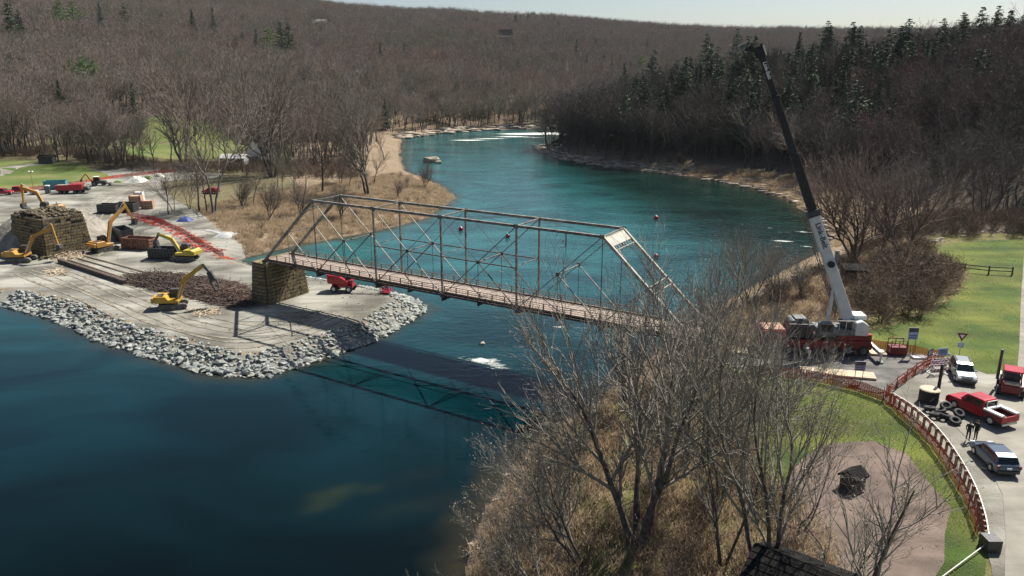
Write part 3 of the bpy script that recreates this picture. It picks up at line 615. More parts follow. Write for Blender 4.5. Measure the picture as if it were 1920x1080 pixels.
# ruined left abutment
pa = at(70, 475, 1.8); ang = math.atan2(-.5289, .8487)
abut = masonry('stone_abutment', (pa.x+1.5, pa.y-1.0, 1.5), ang, -9, 2.2, 0, 8.0, 7.6, .10, 'ruined stone abutment beside the amber excavator at the far left', 'abutment', .55, .12)
rub = []
for i in range(420):
    x = rnd.uniform(-8.5, 2.0); y = rnd.uniform(.4, 8); sz = rnd.uniform(.4, 1.4); rub.append((rnd.randrange(8), Matrix.Translation((x, y, 7.4+rnd.uniform(0, .5)+.5*math.exp(-(x+4)**2/20)))@Matrix.Rotation(rnd.uniform(0, 6), 4, 'Z')@Matrix.Rotation(rnd.uniform(-.4, .4), 4, 'X')@Matrix.Scale(sz, 4)))
for i in range(260):
    a = rnd.uniform(-9, 4.5); y = -rnd.uniform(0.2, 2.6)**1.0; x = a
    if rnd.random() < .5: x = 2.5+rnd.uniform(0, 3.2); y = rnd.uniform(-1.5, 8.5)
    sz = rnd.uniform(.3, 1.0); rub.append((rnd.randrange(8), Matrix.Translation((x, y, .3+sz*.2))@Matrix.Rotation(rnd.uniform(0, 6), 4, 'Z')@Matrix.Scale(sz, 4)))
o = joined('rubble', ROCKS, rub, M['stone'], abut); tag(o, kind='stuff')

# right-hand abutment under the landing of the span
rb = masonry('stone_abutment', (20.42, 80.63, 1.0), ang, -.2, 3.0, -1.2, 7.0, 6.9, .03, 'stone abutment under the right end of the bridge behind the trees', 'abutment', .6)

# ------------------------------------------------------------------ people
def person(loc, rz, label, top='cloth_dark', legs='cloth_dark', hat=None, pose='stand'):
    root = empty('person', loc, rz, label, 'person')
    # joints: hips at origin height .95
    J = {'pelvis': (0, 0, .96), 'belly': (0, 0, 1.12), 'chest': (0, 0, 1.34), 'neck': (0, 0, 1.5), 'head': (.01, 0, 1.60), 'crown': (0, 0, 1.72),
         'hl': (0, .10, .90), 'kl': (.03, .11, .50), 'al': (-.02, .12, .09), 'tl': (.14, .14, .04), 'hr': (0, -.10, .90), 'kr': (-.03, -.12, .50), 'ar': (-.10, -.13, .09), 'tr': (.06, -.15, .04),
         'sl': (0, .19, 1.42), 'el': (-.02, .26, 1.14), 'wl': (.10, .24, .90), 'fl': (.15, .22, .82), 'sr': (0, -.19, 1.42), 'er': (-.03, -.27, 1.14), 'wr': (.08, -.25, .90), 'fr': (.12, -.24, .82)}
    Rr = {'pelvis': .155, 'belly': .14, 'chest': .165, 'neck': .06, 'head': .095, 'crown': .07, 'hl': .10, 'kl': .065, 'al': .045, 'tl': .04, 'hr': .10, 'kr': .065, 'ar': .045, 'tr': .04, 'sl': .075, 'el': .05, 'wl': .035, 'fl': .03, 'sr': .075, 'er': .05, 'wr': .035, 'fr': .03}
    E_ = [('pelvis', 'belly'), ('belly', 'chest'), ('chest', 'neck'), ('neck', 'head'), ('head', 'crown'), ('pelvis', 'hl'), ('hl', 'kl'), ('kl', 'al'), ('al', 'tl'), ('pelvis', 'hr'), ('hr', 'kr'), ('kr', 'ar'), ('ar', 'tr'), ('chest', 'sl'), ('sl', 'el'), ('el', 'wl'), ('wl', 'fl'), ('chest', 'sr'), ('sr', 'er'), ('er', 'wr'), ('wr', 'fr')]
    ks = list(J); me = bpy.data.meshes.new('body'); me.from_pydata([J[k] for k in ks], [(ks.index(a), ks.index(b)) for a, b in E_], [])
    o = bpy.data.objects.new('body', me); COL.objects.link(o); md = o.modifiers.new('s', 'SKIN'); o.modifiers.new('u', 'SUBSURF').levels = 1
    for i, k in enumerate(ks): me.skin_vertices[0].data[i].radius = (Rr[k], Rr[k]); me.skin_vertices[0].data[i].use_root = (i == 0)
    dg = bpy.context.evaluated_depsgraph_get(); nm = bpy.data.meshes.new_from_object(o.evaluated_get(dg)); bpy.data.objects.remove(o)
    nm.materials.clear(); nm.materials.append(M[top]); nm.materials.append(M['skin']); nm.materials.append(M[legs]); nm.shade_smooth()
    for p in nm.polygons:
        z = p.center.z; ar = abs(p.center.y) > .2 and z < .93
        p.material_index = 1 if (z > 1.5 or ar) else (2 if z < 1.0 else 0)
    b = bpy.data.objects.new('body', nm); COL.objects.link(b); b.parent = root
    h = MB(); 
    for i in range(3): h.tube((0, 0, 1.66+i*.035), (0, 0, 1.70+i*.035), .115-.02*i, .10-.028*i, 10)
    if hat: h.tube((0.02, 0, 1.655), (0.02, 0, 1.67), .15, .14, 10)
    h.build('hard_hat' if hat else 'hair', 'hat' if hat else 'log', root, smooth=False)
    return root
# ------------------------------------------------------------------ machines
def excavator(loc, rz, paint, label, boom, stick, tool='bucket', swing=0, s=1.0, cabside=1, toolang=0, dust='track', toollen=1.6, darkstick=False):
    root = empty('excavator', loc, rz, label, 'excavator', 'excavators working on the gravel', s)
    for y in (-1.15, 1.15):
        t = MB(); c_, s_ = math.cos(swing), math.sin(swing)
        prof = [(-2.0, .12), (-1.75, 0), (1.75, 0), (2.0, .12), (2.2, .45), (2.0, .78), (1.75, .88), (-1.75, .88), (-2.0, .78), (-2.2, .45)]
        t.prism(prof, y-.28, y+.28); t.v = [(x*c_-yy*s_, x*s_+yy*c_, z) for x, yy, z in t.v]; tr = t.build('crawler_track', dust, root)
        g_ = MB()
        for i in range(9):
            x = -1.7+i*.42; g_.box((x, y, .9), (.08, .6, .05)); g_.box((x, y, .0), (.08, .6, .05))
        g_.v = [(x*c_-yy*s_, x*s_+yy*c_, z) for x, yy, z in g_.v]; g_.build('track_shoes', 'track', tr)
    MB().box((0, 0, .6), (1.8, 1.9, .5)).build('undercarriage', 'dark', root)
    MB().tube((0, 0, .85), (0, 0, 1.05), .75, .75, 14).build('slew_ring', 'dark', root)
    hs = MB(); hs.prism([(-2.3, 1.1), (-2.45, 1.4), (-2.45, 1.95), (-2.25, 2.15), (-.6, 2.1), (-.3, 1.6), (1.2, 1.5), (1.2, 1.05)], -1.35, 1.35); hs.build('upper_body', paint, root, bevel=.04)
    MB().prism([(-2.8, 1.2), (-2.85, 1.9), (-2.46, 1.9), (-2.46, 1.1)], -1.3, 1.3).build('counterweight', paint, root, bevel=.05)
    MB().box((-1.6, -.3, 2.17), (.9, 1.3, .08)).build('engine_grille', 'dark', root)
    MB().tube((-1.1, -.9, 2.1), (-1.1, -.9, 2.6), .07, .07, 8).build('exhaust', 'dark', root)
    cab = MB(); cab.prism([(-.45, 1.5), (-.45, 2.75), (-.3, 2.85), (.85, 2.85), (1.15, 2.2), (1.15, 1.5)], .45*cabside, 1.35*cabside); cb = cab.build('cab', 'dark', root, bevel=.03)
    gl = MB(); gl.box((.3, 1.36*cabside, 2.35), (1.1, .03, .75)); gl.bar((1.17, .9*cabside, 2.15), (.9, .9*cabside, 2.8), .75, .03); gl.build('window', 'glass', cb)
    w0 = .42
    bm_ = MB()
    for i, (a, b) in enumerate(zip(boom, boom[1:])): bm_.bar((a[0], 0, a[1]), (b[0], 0, b[1]), w0, .65 if i else .55, w0, .5 if i else .7)
    bo = bm_.build('boom', paint, root)
    for y in (-.4, .4):
        MB().tube((.95, y, 1.5), ((boom[1][0]+boom[0][0]*.3)/1.3, y, (boom[1][1]+boom[0][1]*.3)/1.3), .08, .05, 6).build('boom_cylinder', 'galv', root)
    pb = boom[-1]
    st_ = MB(); back = (pb[0]-(stick[0]-pb[0])*.22, pb[1]-(stick[1]-pb[1])*.22)
    st_.bar((back[0], 0, back[1]), (stick[0], 0, stick[1]), .34, .45, .28, .28); st_.build('stick', 'dark' if darkstick else paint, root)
    m2 = boom[-2]; MB().tube(((m2[0]+pb[0])/2, 0, (m2[1]+pb[1])/2+.4), (back[0], 0, back[1]+.1), .06, .06, 6).build('stick_cylinder', 'galv', root)
    if tool == 'bucket':
        b_ = MB(); x, z = stick; b_.prism([(x-.1, z+.2), (x+.45, z), (x+.55, z-.6), (x+.1, z-1.1), (x-.75, z-1.15), (x-.9, z-.95), (x-.2, z-.85)], -.6, .6); b_.build('bucket', 'dark', root)
    elif tool == 'grapple':
        b_ = MB(); x, z = stick; ca, sa = math.cos(toolang), math.sin(toolang)
        b_.bar((x, 0, z), (x+sa*.5*toollen, 0, z-ca*.5*toollen), .7, .7, .8, .9)
        for q in (-1, 1):
            p1 = (x+sa*.5*toollen+q*ca*.5, 0, z-ca*.5*toollen+q*sa*.5); p2 = (x+sa*toollen+q*ca*.35, 0, z-ca*toollen+q*sa*.35)
            b_.bar((x+sa*.4*toollen, 0, z-ca*.4*toollen), p1, .7, .25); b_.bar(p1, p2, .7, .22, .5, .1)
        b_.build('grapple', 'dark', root)
    return root
def gl(px, py, z=1.7): p = at(px, py, z); return (p.x, p.y, hz(p.x, p.y)+.07)
excavator(gl(325, 577), R(8), 'yellow', 'bright yellow excavator with raised boom beside the brush pile, nearest the river', [(.9, 1.5), (2.2, 4.6), (5.2, 6.6)], (5.9, 5.6), 'grapple', R(10), 1.0, 1, R(20), darkstick=True, toollen=3.0)
excavator(gl(42, 490), R(4), 'orange_y', 'amber excavator reaching right in front of the ruined stone abutment', [(.9, 1.5), (2.6, 4.6), (6.2, 6.2)], (6.8, 3.0), 'bucket', 0, 1.05)
excavator(gl(197, 470), R(62), 'orange_y', 'orange excavator seen from behind, its arm over the brown container', [(.9, 1.5), (2.0, 5.4), (5.6, 8.0)], (7.0, 5.0), 'bucket', R(-6), 1.05)
excavator(gl(348, 487), R(168), 'yellow2', 'lemon yellow excavator with black grapple facing left beside the dark container', [(.9, 1.5), (2.4, 3.8), (5.0, 4.6)], (5.8, 3.4), 'grapple', R(8), 1.05, -1, R(-5), toollen=2.2, darkstick=True)
pe = abut.matrix_basis @ Vector((-3.8, 5.2, 8.3))
excavator((pe.x-4, pe.y+6, 8.2-.6), R(172), 'orange_y', 'dark dusty excavator parked on the rubble behind the ruined abutment', [(.9, 1.5), (2.4, 4.6), (5.6, 5.6)], (5.9, 2.2), 'bucket', R(5), 1.0)
# embankment it stands on
mb = MB(); c0 = Vector((pe.x-4, pe.y+6, 0)); 
vs = []; nn_ = 18
for z, r_ in ((0.5, 13), (4.5, 9.5), (7.6, 6.2)):
    for i in range(nn_):
        a = 2*math.pi*i/nn_; q = r_*(1+.12*math.sin(i*2.3+z)); vs.append((c0.x+q*math.cos(a)*1.1, c0.y+q*math.sin(a), z+rnd.uniform(-.25, .2)))
vs.append((c0.x, c0.y, 7.7)); fs = []
for l in range(2):
    for i in range(nn_): fs.append((l*nn_+i, l*nn_+(i+1) % nn_, (l+1)*nn_+(i+1) % nn_, (l+1)*nn_+i))
fs += [(2*nn_+i, 2*nn_+(i+1) % nn_, 3*nn_) for i in range(nn_)]
mb.add(vs, fs); M['bankfill'] = mat('grey_brown_fill', (.17, .15, .12), (.34, .31, .26), .5, 1, 0, .2, 2); o = mb.build('embankment', 'bankfill', None, smooth=True); tag(o, kind='structure')

def wheel(parent, x, y, r, w_, rim='grey', name='wheel'):
    t = MB(); t.tube((x, y-w_/2, r), (x, y+w_/2, r), r, r, 16); o = t.build(name, 'black', parent)
    q = MB(); s_ = 1 if y > 0 else -1; q.tube((x, y+s_*(w_/2-.01), r), (x, y+s_*(w_/2+.015), r), r*.6, r*.5, 12); q.build('rim', rim, o); return o
# small backhoe loader in the distance
p = gl(185, 344, 2.5); lo = empty('backhoe_loader', p, R(15), 'dark backhoe loader with raised arm beside the far gravel road', 'loader')
MB().prism([(-1.8, .7), (-1.8, 1.6), (.2, 1.7), (2.2, 1.5), (2.2, .7)], -.9, .9).build('chassis', 'dark', lo)
cb = MB().prism([(-1.3, 1.62), (-1.2, 2.8), (.1, 2.8), (.35, 1.7)], -.75, .75).build('cab', 'glass', lo); MB().box((-.5, 0, 2.86), (1.6, 1.7, .12)).build('cab_roof', 'white', lo)
MB().bar((-1.8, 0, 1.2), (-3.3, 0, 3.9), .35, .4).bar((-3.3, 0, 3.9), (-4.8, 0, 2.2), .3, .3).build('digging_arm', 'orange_y', lo); MB().prism([(-4.6, 2.3), (-5.2, 2.0), (-5.1, 1.4), (-4.4, 1.5)], -.35, .35).build('bucket', 'dark', lo)
MB().bar((1.2, -.8, 1.2), (3.2, -.8, .5), .15, .25).bar((1.2, .8, 1.2), (3.2, .8, .5), .15, .25).prism([(3.1, .1), (3.1, .9), (3.4, .9), (4.0, .1)], -1.2, 1.2).build('loader_bucket', 'dark', lo)
for x, r_ in ((-1.1, .75), (1.5, .5)):
    for y in (-.95, .95): wheel(lo, x, y, r_, .4)

def container(loc, rz, L_, Wd, H_, m, label, ribs=True, rim=True, fill=None):
    root = empty('skip_container', loc, rz, label, 'container')
    f = MB(); t = .1
    f.box((0, 0, .15), (L_, Wd, .12)); f.build('floor', m, root)
    for s_ in (-1, 1):
        MB().box((0, s_*(Wd/2-t/2), H_/2+.1), (L_, t, H_)).build('side_wall', m, root)
        MB().box((s_*(L_/2-t/2), 0, H_/2+.1), (t, Wd-2*t-.01, H_)).build('end_wall', m, root)
    if ribs:
        n = int(L_/.65)
        for s_ in (-1, 1):
            for i in range(n+1): MB().box((-L_/2+.1+i*(L_-.2)/n, s_*(Wd/2+.05), H_/2+.1), (.12, .1, H_-.02)).build('rib', m, root)
        for s_ in (-1, 1):
            for i in range(4): MB().box((s_*(L_/2+.05), 0, .3+i*(H_-.3)/3.4), (.1, Wd, .12)).build('rib', m, root)
    for s_ in (-1, 1): MB().box((0, s_*Wd/2, H_+.13), (L_+.1, .16, .1)).build('top_rail', m, root)
    if fill:
        it = [(rnd.randrange(8), Matrix.Translation((rnd.uniform(-L_/2+.5, L_/2-.5), rnd.uniform(-Wd/2+.3, Wd/2-.3), H_*.55+rnd.uniform(0, .5)))@Matrix.Rotation(rnd.uniform(0, 6), 4, 'Z')@Matrix.Scale(rnd.uniform(.4, 1.1), 4)) for _ in range(60)]
        o = joined('debris_load', ROCKS, it, M[fill], root); tag(o, kind='stuff')
    return root
container(gl(262, 466), R(-12), 6.6, 2.5, 2.2, 'rust', 'rusty brown ribbed skip container between the orange and lemon excavators', fill='timber')
container(gl(232, 450), R(-48), 6.4, 2.5, 2.6, 'dark', 'black skip container behind the brown one under the excavator arm', False)
container(gl(310, 484), R(-6), 5.6, 2.5, 2.0, 'dark', 'dark skip container at the left of the lemon excavator', fill='dark')
container(gl(206, 398), R(-5), 5.2, 2.6, 2.1, 'dark', 'black skip container at the left of the row on the gravel', False, fill='log')
container(gl(238, 396), R(-5), 5.2, 2.6, 2.1, 'dark', 'black skip container in the row beside the pink and tan crates', fill='log')
container(gl(106, 354), R(12), 6.2, 2.4, 2.4, 'teal', 'teal skip container behind the red trailer', False)
# crates of pale and orange material
def crate(px, py, m, lab, s_=(2.6, 1.8, 1.5), rz=.1, ry=0):
    root = empty('crate', gl(px, py), rz, lab, 'crate')
    for i in range(4): MB().box((0, 0, .2+i*s_[2]/4), (s_[0]-.04*i, s_[1], s_[2]/4-.05)).build('slat_layer', m, root)
    for s in (-1, 1): MB().box((s*s_[0]*.4, 0, s_[2]/2), (.14, s_[1]+.08, s_[2]+.1)).build('strap_post', 'timber', root)
M['peach'] = mat('peach_plywood', (.45, .25, .15), (.55, .36, .24), 1.5, .8); M['pinkish'] = mat('faded_orange_timber', (.40, .21, .14), (.52, .33, .24), 2, .8)
crate(257, 388, 'peach', 'tall peach coloured crate right of the black containers', (3.2, 2, 3.2)); crate(278, 391, 'pinkish', 'faded orange low crate beside the grass verge', (3.0, 1.6, 2.2)); crate(262, 377, 'tarp', 'pale wrapped crate behind the peach crate', (2.4, 1.6, 2.6))
# white tarp pile, tent-like
def tarp(px, py, w_, d_, h_, m, lab, cat='tarp', name='tarp', rz=0):
    p = gl(px, py); bm = bmesh.new(); nx, ny = 14, 10; vv = {}
    for i in range(nx+1):
        for j in range(ny+1):
            x = (i/nx-.5)*w_; y = (j/ny-.5)*d_; e = max(0, 1-(abs(2*i/nx-1)**3))*max(0, 1-(abs(2*j/ny-1)**3)); vv[i, j] = bm.verts.new((x*(1-.1*e), y*(1-.1*e), .03+h_*e*(.75+.35*rnd.random())))
    for i in range(nx):
        for j in range(ny): bm.faces.new((vv[i, j], vv[i+1, j], vv[i+1, j+1], vv[i, j+1]))
    me = bpy.data.meshes.new(name); bm.to_mesh(me); bm.free(); me.shade_smooth(); me.materials.append(M[m]); o = bpy.data.objects.new(name, me); COL.objects.link(o); o.location = p; o.rotation_euler = (0, 0, rz); tag(o, lab, cat); return o
tarp(257, 341, 5.5, 6, 1.8, 'tarp', 'large white tarpaulin over a pile on the far gravel'); tarp(298, 332, 3.4, 2.6, 1.3, 'tarp', 'small pale covered pile at the far end of the gravel')
tarp(278, 336, 3.2, 2.4, 1.2, 'leafgreen', 'dark green covered pile right of the white tarpaulin'); tarp(222, 343, 3.4, 2.0, .7, 'leafgreen', 'low green cover lying left of the white tarpaulin')
tarp(347, 414, 3.4, 3.2, .9, 'blue', 'crumpled blue tarpaulin under the bare trees'); tarp(423, 442, 4.2, 5.0, .7, 'greytarp', 'crumpled grey sheet lying on the straw bank')
tarp(405, 436, 9, 1.2, .2, 'greytarp', 'long grey fabric strip leading to the crumpled sheet', rz=R(-40))
# light tower, toilet, red trailer, red pickups
p = gl(64, 362, 2.2); lt = empty('light_tower', p, 0, 'yellow portable light tower with tall mast on the gravel', 'light tower')
MB().box((0, 0, .7), (2.2, 1.2, .8)).build('generator_box', 'white', lt, bevel=.05); MB().tube((0, 0, 1.1), (0, 0, 6.4), .1, .07, 8).build('mast', 'orange_y', lt); MB().box((0, 0, 6.5), (1.3, .3, .12)).build('cross_arm', 'grey', lt)
for x in (-.5, .5): MB().tube((x, -.15, 6.6), (x, .15, 6.75), .26, .2, 8).build('lamp_head', 'white', lt)
for y in (-.6, .6): wheel(lt, 0, y, .3, .2)
MB().bar((-2.2, 0, .12), (2.2, 0, .12), .15, .12).bar((0, -1.6, .12), (0, 1.6, .12), .15, .12).build('outrigger', 'dark', lt)
p = gl(90, 360, 2.2); tl = empty('portable_toilet', p, R(8), 'dark portable toilet with white roof left of the teal container', 'toilet')
MB().box((0, 0, 1.15), (1.15, 1.15, 2.2)).build('cabin', 'dark', tl, bevel=.03); MB().box((0, 0, 2.33), (1.25, 1.25, .2), taper=.8).build('roof', 'white', tl); MB().box((0, -.59, 1.15), (.75, .03, 1.9)).build('door', 'grey', tl)
p = gl(133, 359, 2.2); tr = empty('dump_trailer', p, R(10), 'red dump trailer with black wheels on the far gravel', 'trailer')
f = MB(); f.prism([(-3.6, 1.0), (-3.9, 2.5), (3.6, 2.7), (3.3, 1.0)], -1.2, 1.2); f.build('tub', 'red', tr, bevel=.04); MB().box((0, 0, 2.55), (6.8, 2.0, .1)).build('load', 'bankfill', tr)
MB().box((0.2, 0, .85), (7.6, 1.0, .25)).build('frame', 'dark', tr)
for x in (-2.6, -1.4, 1.4, 3.0):
    for y in (-1.05, 1.05): wheel(tr, x, y, .5, .35)
MB().prism([(3.8, .8), (3.8, 1.9), (4.9, 1.9), (5.3, 1.4), (5.3, .8)], -1.0, 1.0).build('drawbar_box', 'dark', tr)

# ---- cars
def car(loc, rz, paint, label, kind='hatch', s=1.0):
    root = empty('parked_car' if kind in ('hatch', 'suv') else 'pickup_truck', loc, rz, label, 'car' if kind in ('hatch', 'suv') else 'pickup truck', s=s)
    tap = lambda x, z: 1.0 if z < .95 else 1.0
    if kind == 'hatch':   # x forward
        low = [(-2.15, .35), (-2.2, .75), (-2.12, .98), (-1.0, 1.0), (1.0, .98), (1.95, .82), (2.2, .62), (2.2, .35), (1.85, .22), (-1.9, .22)]; green = [(-2.0, .97), (-1.75, 1.42), (-1.2, 1.52), (.1, 1.5), (.45, 1.42), (1.15, .97)]; wb = 1.32; wr0 = .33; Wd = .88
    elif kind == 'suv':
        low = [(-2.3, .4), (-2.35, .85), (-2.28, 1.1), (-1.0, 1.12), (1.0, 1.08), (2.1, .98), (2.35, .75), (2.35, .4), (2.0, .28), (-2.0, .28)]; green = [(-2.2, 1.08), (-2.0, 1.62), (-1.6, 1.74), (.2, 1.72), (.55, 1.62), (1.2, 1.06)]; wb = 1.4; wr0 = .37; Wd = .93
    else:
        low = [(-2.75, .5), (-2.75, 1.05), (-.95, 1.08), (1.0, 1.12), (2.5, 1.05), (2.75, .85), (2.75, .45), (2.4, .35), (-2.6, .38)]; green = [(-.95, 1.06), (-.85, 1.72), (-.7, 1.82), (.75, 1.80), (.95, 1.7), (1.45, 1.09)]; wb = 1.75; wr0 = .42; Wd = .98
    if kind == 'pickup':
        b = MB(); b.prism([(-.95, .45), (-.95, 1.08), (1.0, 1.12), (2.5, 1.05), (2.75, .85), (2.75, .45), (2.4, .35), (-.9, .38)], -Wd, Wd, lambda x, z: 1 if z < .8 else .96); b.build('body', paint, root, bevel=.05)
    else:
        b = MB(); b.prism(low, -Wd, Wd, lambda x, z: (.95 if z < .3 else 1.0) if z < .9 else .95); b.build('body', paint, root, bevel=.07)
    bz = green[0][1]; tz = max(z for x, z in green); tapf = lambda x, z: 1-.18*(z-bz)/(tz-bz)
    cb = MB().prism(green, -Wd*.93, Wd*.93, tapf).build('cabin', paint, root, bevel=.04)
    # glazing, 8 mm proud
    def pane(name, pts): 
        q = MB(); q.add(pts, [tuple(range(len(pts)))]); q.build(name, 'glass', cb)
    fx0, fz0 = green[-1]; fx1, fz1 = green[-2]; n_ = Vector((fz1-fz0, 0, fx0-fx1)).normalized()*.015
    if n_.x < 0: n_ = -n_
    def strip(x0, z0, x1, z1, t0, t1, nrm, nm):
        a0 = Vector((x0+(x1-x0)*t0, 0, z0+(z1-z0)*t0)); a1 = Vector((x0+(x1-x0)*t1, 0, z0+(z1-z0)*t1)); y0 = Wd*.93*tapf(0, a0.z)-.1; y1 = Wd*.93*tapf(0, a1.z)-.1
        pane(nm, [a0+nrm+Vector((0, -y0, 0)), a0+nrm+Vector((0, y0, 0)), a1+nrm+Vector((0, y1, 0)), a1+nrm+Vector((0, -y1, 0))])
    strip(fx0, fz0, fx1, fz1, .1, .95, n_, 'windscreen')
    rx0, rz0 = green[0]; rx1, rz1 = green[1]; n_ = Vector((-(rz1-rz0), 0, (rx1-rx0))).normalized()*.02
    if n_.x > 0: n_ = -n_
    strip(rx0, rz0, rx1, rz1, .12, .95, n_, 'rear_window')
    for s_ in (-1, 1):
        segs = [(green[0][0]+.35, -.55), (-.48, green[-1][0]-.35)] if kind != 'pickup' else [(-.7, .1), (.17, 1.0)]
        for xa, xb in segs:
            z0, z1 = bz+.06, tz-.12; cut = .28
            pts = [(xa+(0 if xa > green[0][0]+.4 else .0), z0), (xb, z0), (xb-(cut if xb > .3 else 0), z1), (xa+(cut*.6 if xa < -1 else 0), z1)]
            pane('side_window', [Vector((x, s_*(Wd*.93*tapf(0, z)+.012), z)) for x, z in pts])
    for x in (-wb, wb):
        for y in (-Wd+.1, Wd-.1):
            wheel(root, x, y, wr0, .24, 'galv')
    fx = max(x for x, z in low); rx = min(x for x, z in low); hz_ = .62*(bz/.97)
    for s_ in (-1, 1):
        MB().box((fx-.06, s_*Wd*.74, hz_+.06), (.14, .34, .16)).build('headlight', 'signwhite', root)
        MB().box((rx+.03, s_*Wd*.86, hz_+.18), (.1, .2, .26)).build('tail_light', 'red_dark', root)
        MB().box((green[-1][0]-.25, s_*(Wd+.06), bz+.08), (.16, .2, .13)).build('wing_mirror', paint, root)
    MB().box((fx+.02, 0, .42), (.1, Wd*1.7, .2)).build('front_bumper', 'dark', root); MB().box((rx-.02, 0, .42), (.1, Wd*1.7, .2)).build('rear_bumper', 'dark' if kind != 'pickup' else 'galv', root)
    MB().box((fx+.0, 0, .66), (.06, .8, .16)).build('grille', 'dark', root); MB().box((rx-.03, 0, .72), (.03, .34, .14)).build('number_plate', 'signwhite', root)
    if kind == 'suv':
        for s_ in (-1, 1): MB().bar((-1.6, s_*.6, tz+.05), (.1, s_*.6, tz+.05), .04, .04).build('roof_rail', 'dark', root)
    return root
def ang_px(a, b, z=8): p, q = at(*a, z), at(*b, z); return math.atan2(q.y-p.y, q.x-p.x)
def g8(px, py): p = at(px, py, 8.1); return (p.x, p.y, 8.09)
car(g8(1862, 868), ang_px((1885, 890), (1840, 845)), 'blue_grey', 'grey blue hatchback parked by the curved guard rail, seen from behind', 'hatch', 1.02)
car(g8(1803, 707), ang_px((1795, 685), (1822, 735)), 'silver', 'silver sport utility car facing the camera beside the yield sign', 'suv', .98)
pk = car(g8(1836, 778), ang_px((1895, 800), (1790, 752)), 'red', 'red pickup truck with white side boxes on its open bed', 'pickup', 1.02)
MB().box((-1.85, 0, .72), (1.8, 1.75, .1)).build('bed_floor', 'bankfill', pk)
for s_ in (-1, 1):
    MB().box((-1.86, s_*.84, .86), (1.8, .28, .55)).build('bed_side', 'red_dark', pk); bx = MB().box((-1.86, s_*.84, 1.2), (1.74, .36, .14)).build('tool_box', 'white', pk)
MB().box((-2.78, 0, .85), (.08, 1.95, .5)).build('tailgate', 'red', pk); MB().box((-1.12, 0, 1.2), (.3, 1.5, .14)).build('tool_box', 'white', pk)
MB().box((-2.79, -.25, .85), (.1, 1.0, .24)).build('tailgate_panel', 'red', pk); MB().tube((-1.0, -.6, 1.1), (-1.0, -.6, 1.75), .04, .04).tube((-1.0, .6, 1.1), (-1.0, .6, 1.75), .04, .04).tube((-1.0, -.6, 1.75), (-1.0, .6, 1.75), .04, .04).build('headache_rack', 'galv', pk)
# red telehandler-like loader at the right edge
tv = empty('skid_loader', g8(1893, 735), ang_px((1895, 700), (1897, 745)), 'red roofed compact loader with open cab at the right edge', 'loader')
MB().box((-.1, 0, .75), (3.0, 1.7, .75)).build('chassis', 'red_dark', tv, bevel=.06); MB().box((-.3, 0, 2.25), (1.9, 1.7, .14), taper=.92).build('cab_roof', 'red', tv, bevel=.04)
for x in (-1.1, .55):
    for y in (-.75, .75): MB().bar((x, y, 1.1), (x*.9, y*.95, 2.2), .09, .09).build('cab_post', 'dark', tv)
MB().box((-.3, 0, 1.45), (1.2, 1.2, .7)).build('seat_box', 'dark', tv); MB().box((.9, 0, 1.2), (.7, 1.3, .2)).build('front_tray', 'ply', tv); MB().box((1.1, -.7, 1.3), (.6, .14, .3)).build('front_fender', 'red', tv)
MB().tube((-.6, -1.15, .9), (-.6, -1.15, 3.9), .13, .13, 8).build('exhaust_mast', 'dark', tv)
MB().bar((1.0, -.9, 1.0), (-1.2, -.9, 1.5), .12, .18).bar((1.0, .9, 1.0), (-1.2, .9, 1.5), .12, .18).build('lift_arm', 'red_dark', tv)
for x in (-1.0, 1.0):
    for y in (-.95, .95): wheel(tv, x, y, .45, .35, 'grey')
# distant red pickups
car(gl(32, 357, 2.4), R(8), 'red', 'red pickup truck parked at the far left, right of the pair', 'pickup', 1.1); car(gl(2, 361, 2.4), R(12), 'red', 'red pickup truck parked at the far left edge of the picture', 'pickup', 1.1)
car(gl(395, 356, 3.0), R(170), 'red', 'red car half hidden behind the tree on the far gravel', 'hatch', 1.1)
for (px, py, pt, lab) in ((268, 306, 'blue_grey', 'dark car on the far road behind the bare trees'), (345, 312, 'silver', 'pale car on the far road left of the house')):
    car(gl(px, py, 3), R(5), pt, lab, 'hatch', 1.1)

# ---- boom lift
p = gl(645, 545); bl = empty('boom_lift', p, R(-8), 'red boom lift with four black wheels under the bridge', 'boom lift', None, 1.18)
MB().box((0, 0, .85), (3.0, 1.5, .5)).build('chassis', 'red', bl, bevel=.05)
for x in (-1.1, 1.1):
    for y in (-1.0, 1.0): wheel(bl, x, y, .48, .38, 'white')
MB().prism([(-2.0, 1.2), (-2.1, 2.5), (-.3, 2.3), (.9, 1.6), (1.0, 1.15)], -1.0, 1.0).build('turntable', 'red', bl, bevel=.06); MB().box((.9, 0, 1.35), (1.0, 1.1, .5)).build('front_cowl', 'red', bl, bevel=.05)
MB().bar((-.9, 0, 2.5), (5.2, -.1, 1.6), .32, .36, .26, .28).build('boom', 'white', bl); MB().bar((3.0, -.05, 1.92), (5.3, -.1, 1.58), .3, .32, .3, .3).build('jib', 'red', bl); MB().bar((5.2, -.1, 1.6), (5.9, -.2, .5), .16, .18).build('jib_link', 'dark', bl)
bk = MB(); 
for z in (.25, .7, 1.25):
    for a, b in (((5.7, -1.1), (6.9, -1.1)), ((6.9, -1.1), (6.9, .9)), ((6.9, .9), (5.7, .9)), ((5.7, .9), (5.7, -1.1))): bk.bar((*a, z), (*b, z), .06, .06)
for a in ((5.7, -1.1), (6.9, -1.1), (6.9, .9), (5.7, .9), (5.7, -.1), (6.9, -.1)): bk.bar((*a, .2), (*a, 1.25), .05, .05)
bk.box((6.3, -.1, .22), (1.2, 2.0, .06)); bk.build('basket', 'red', bl)
q = bl.matrix_basis @ Vector((6.3, -.3, .26)); person((q.x, q.y, q.z), R(90), 'person in white hard hat standing in the red boom lift basket', 'vest', 'cloth_dark', True)
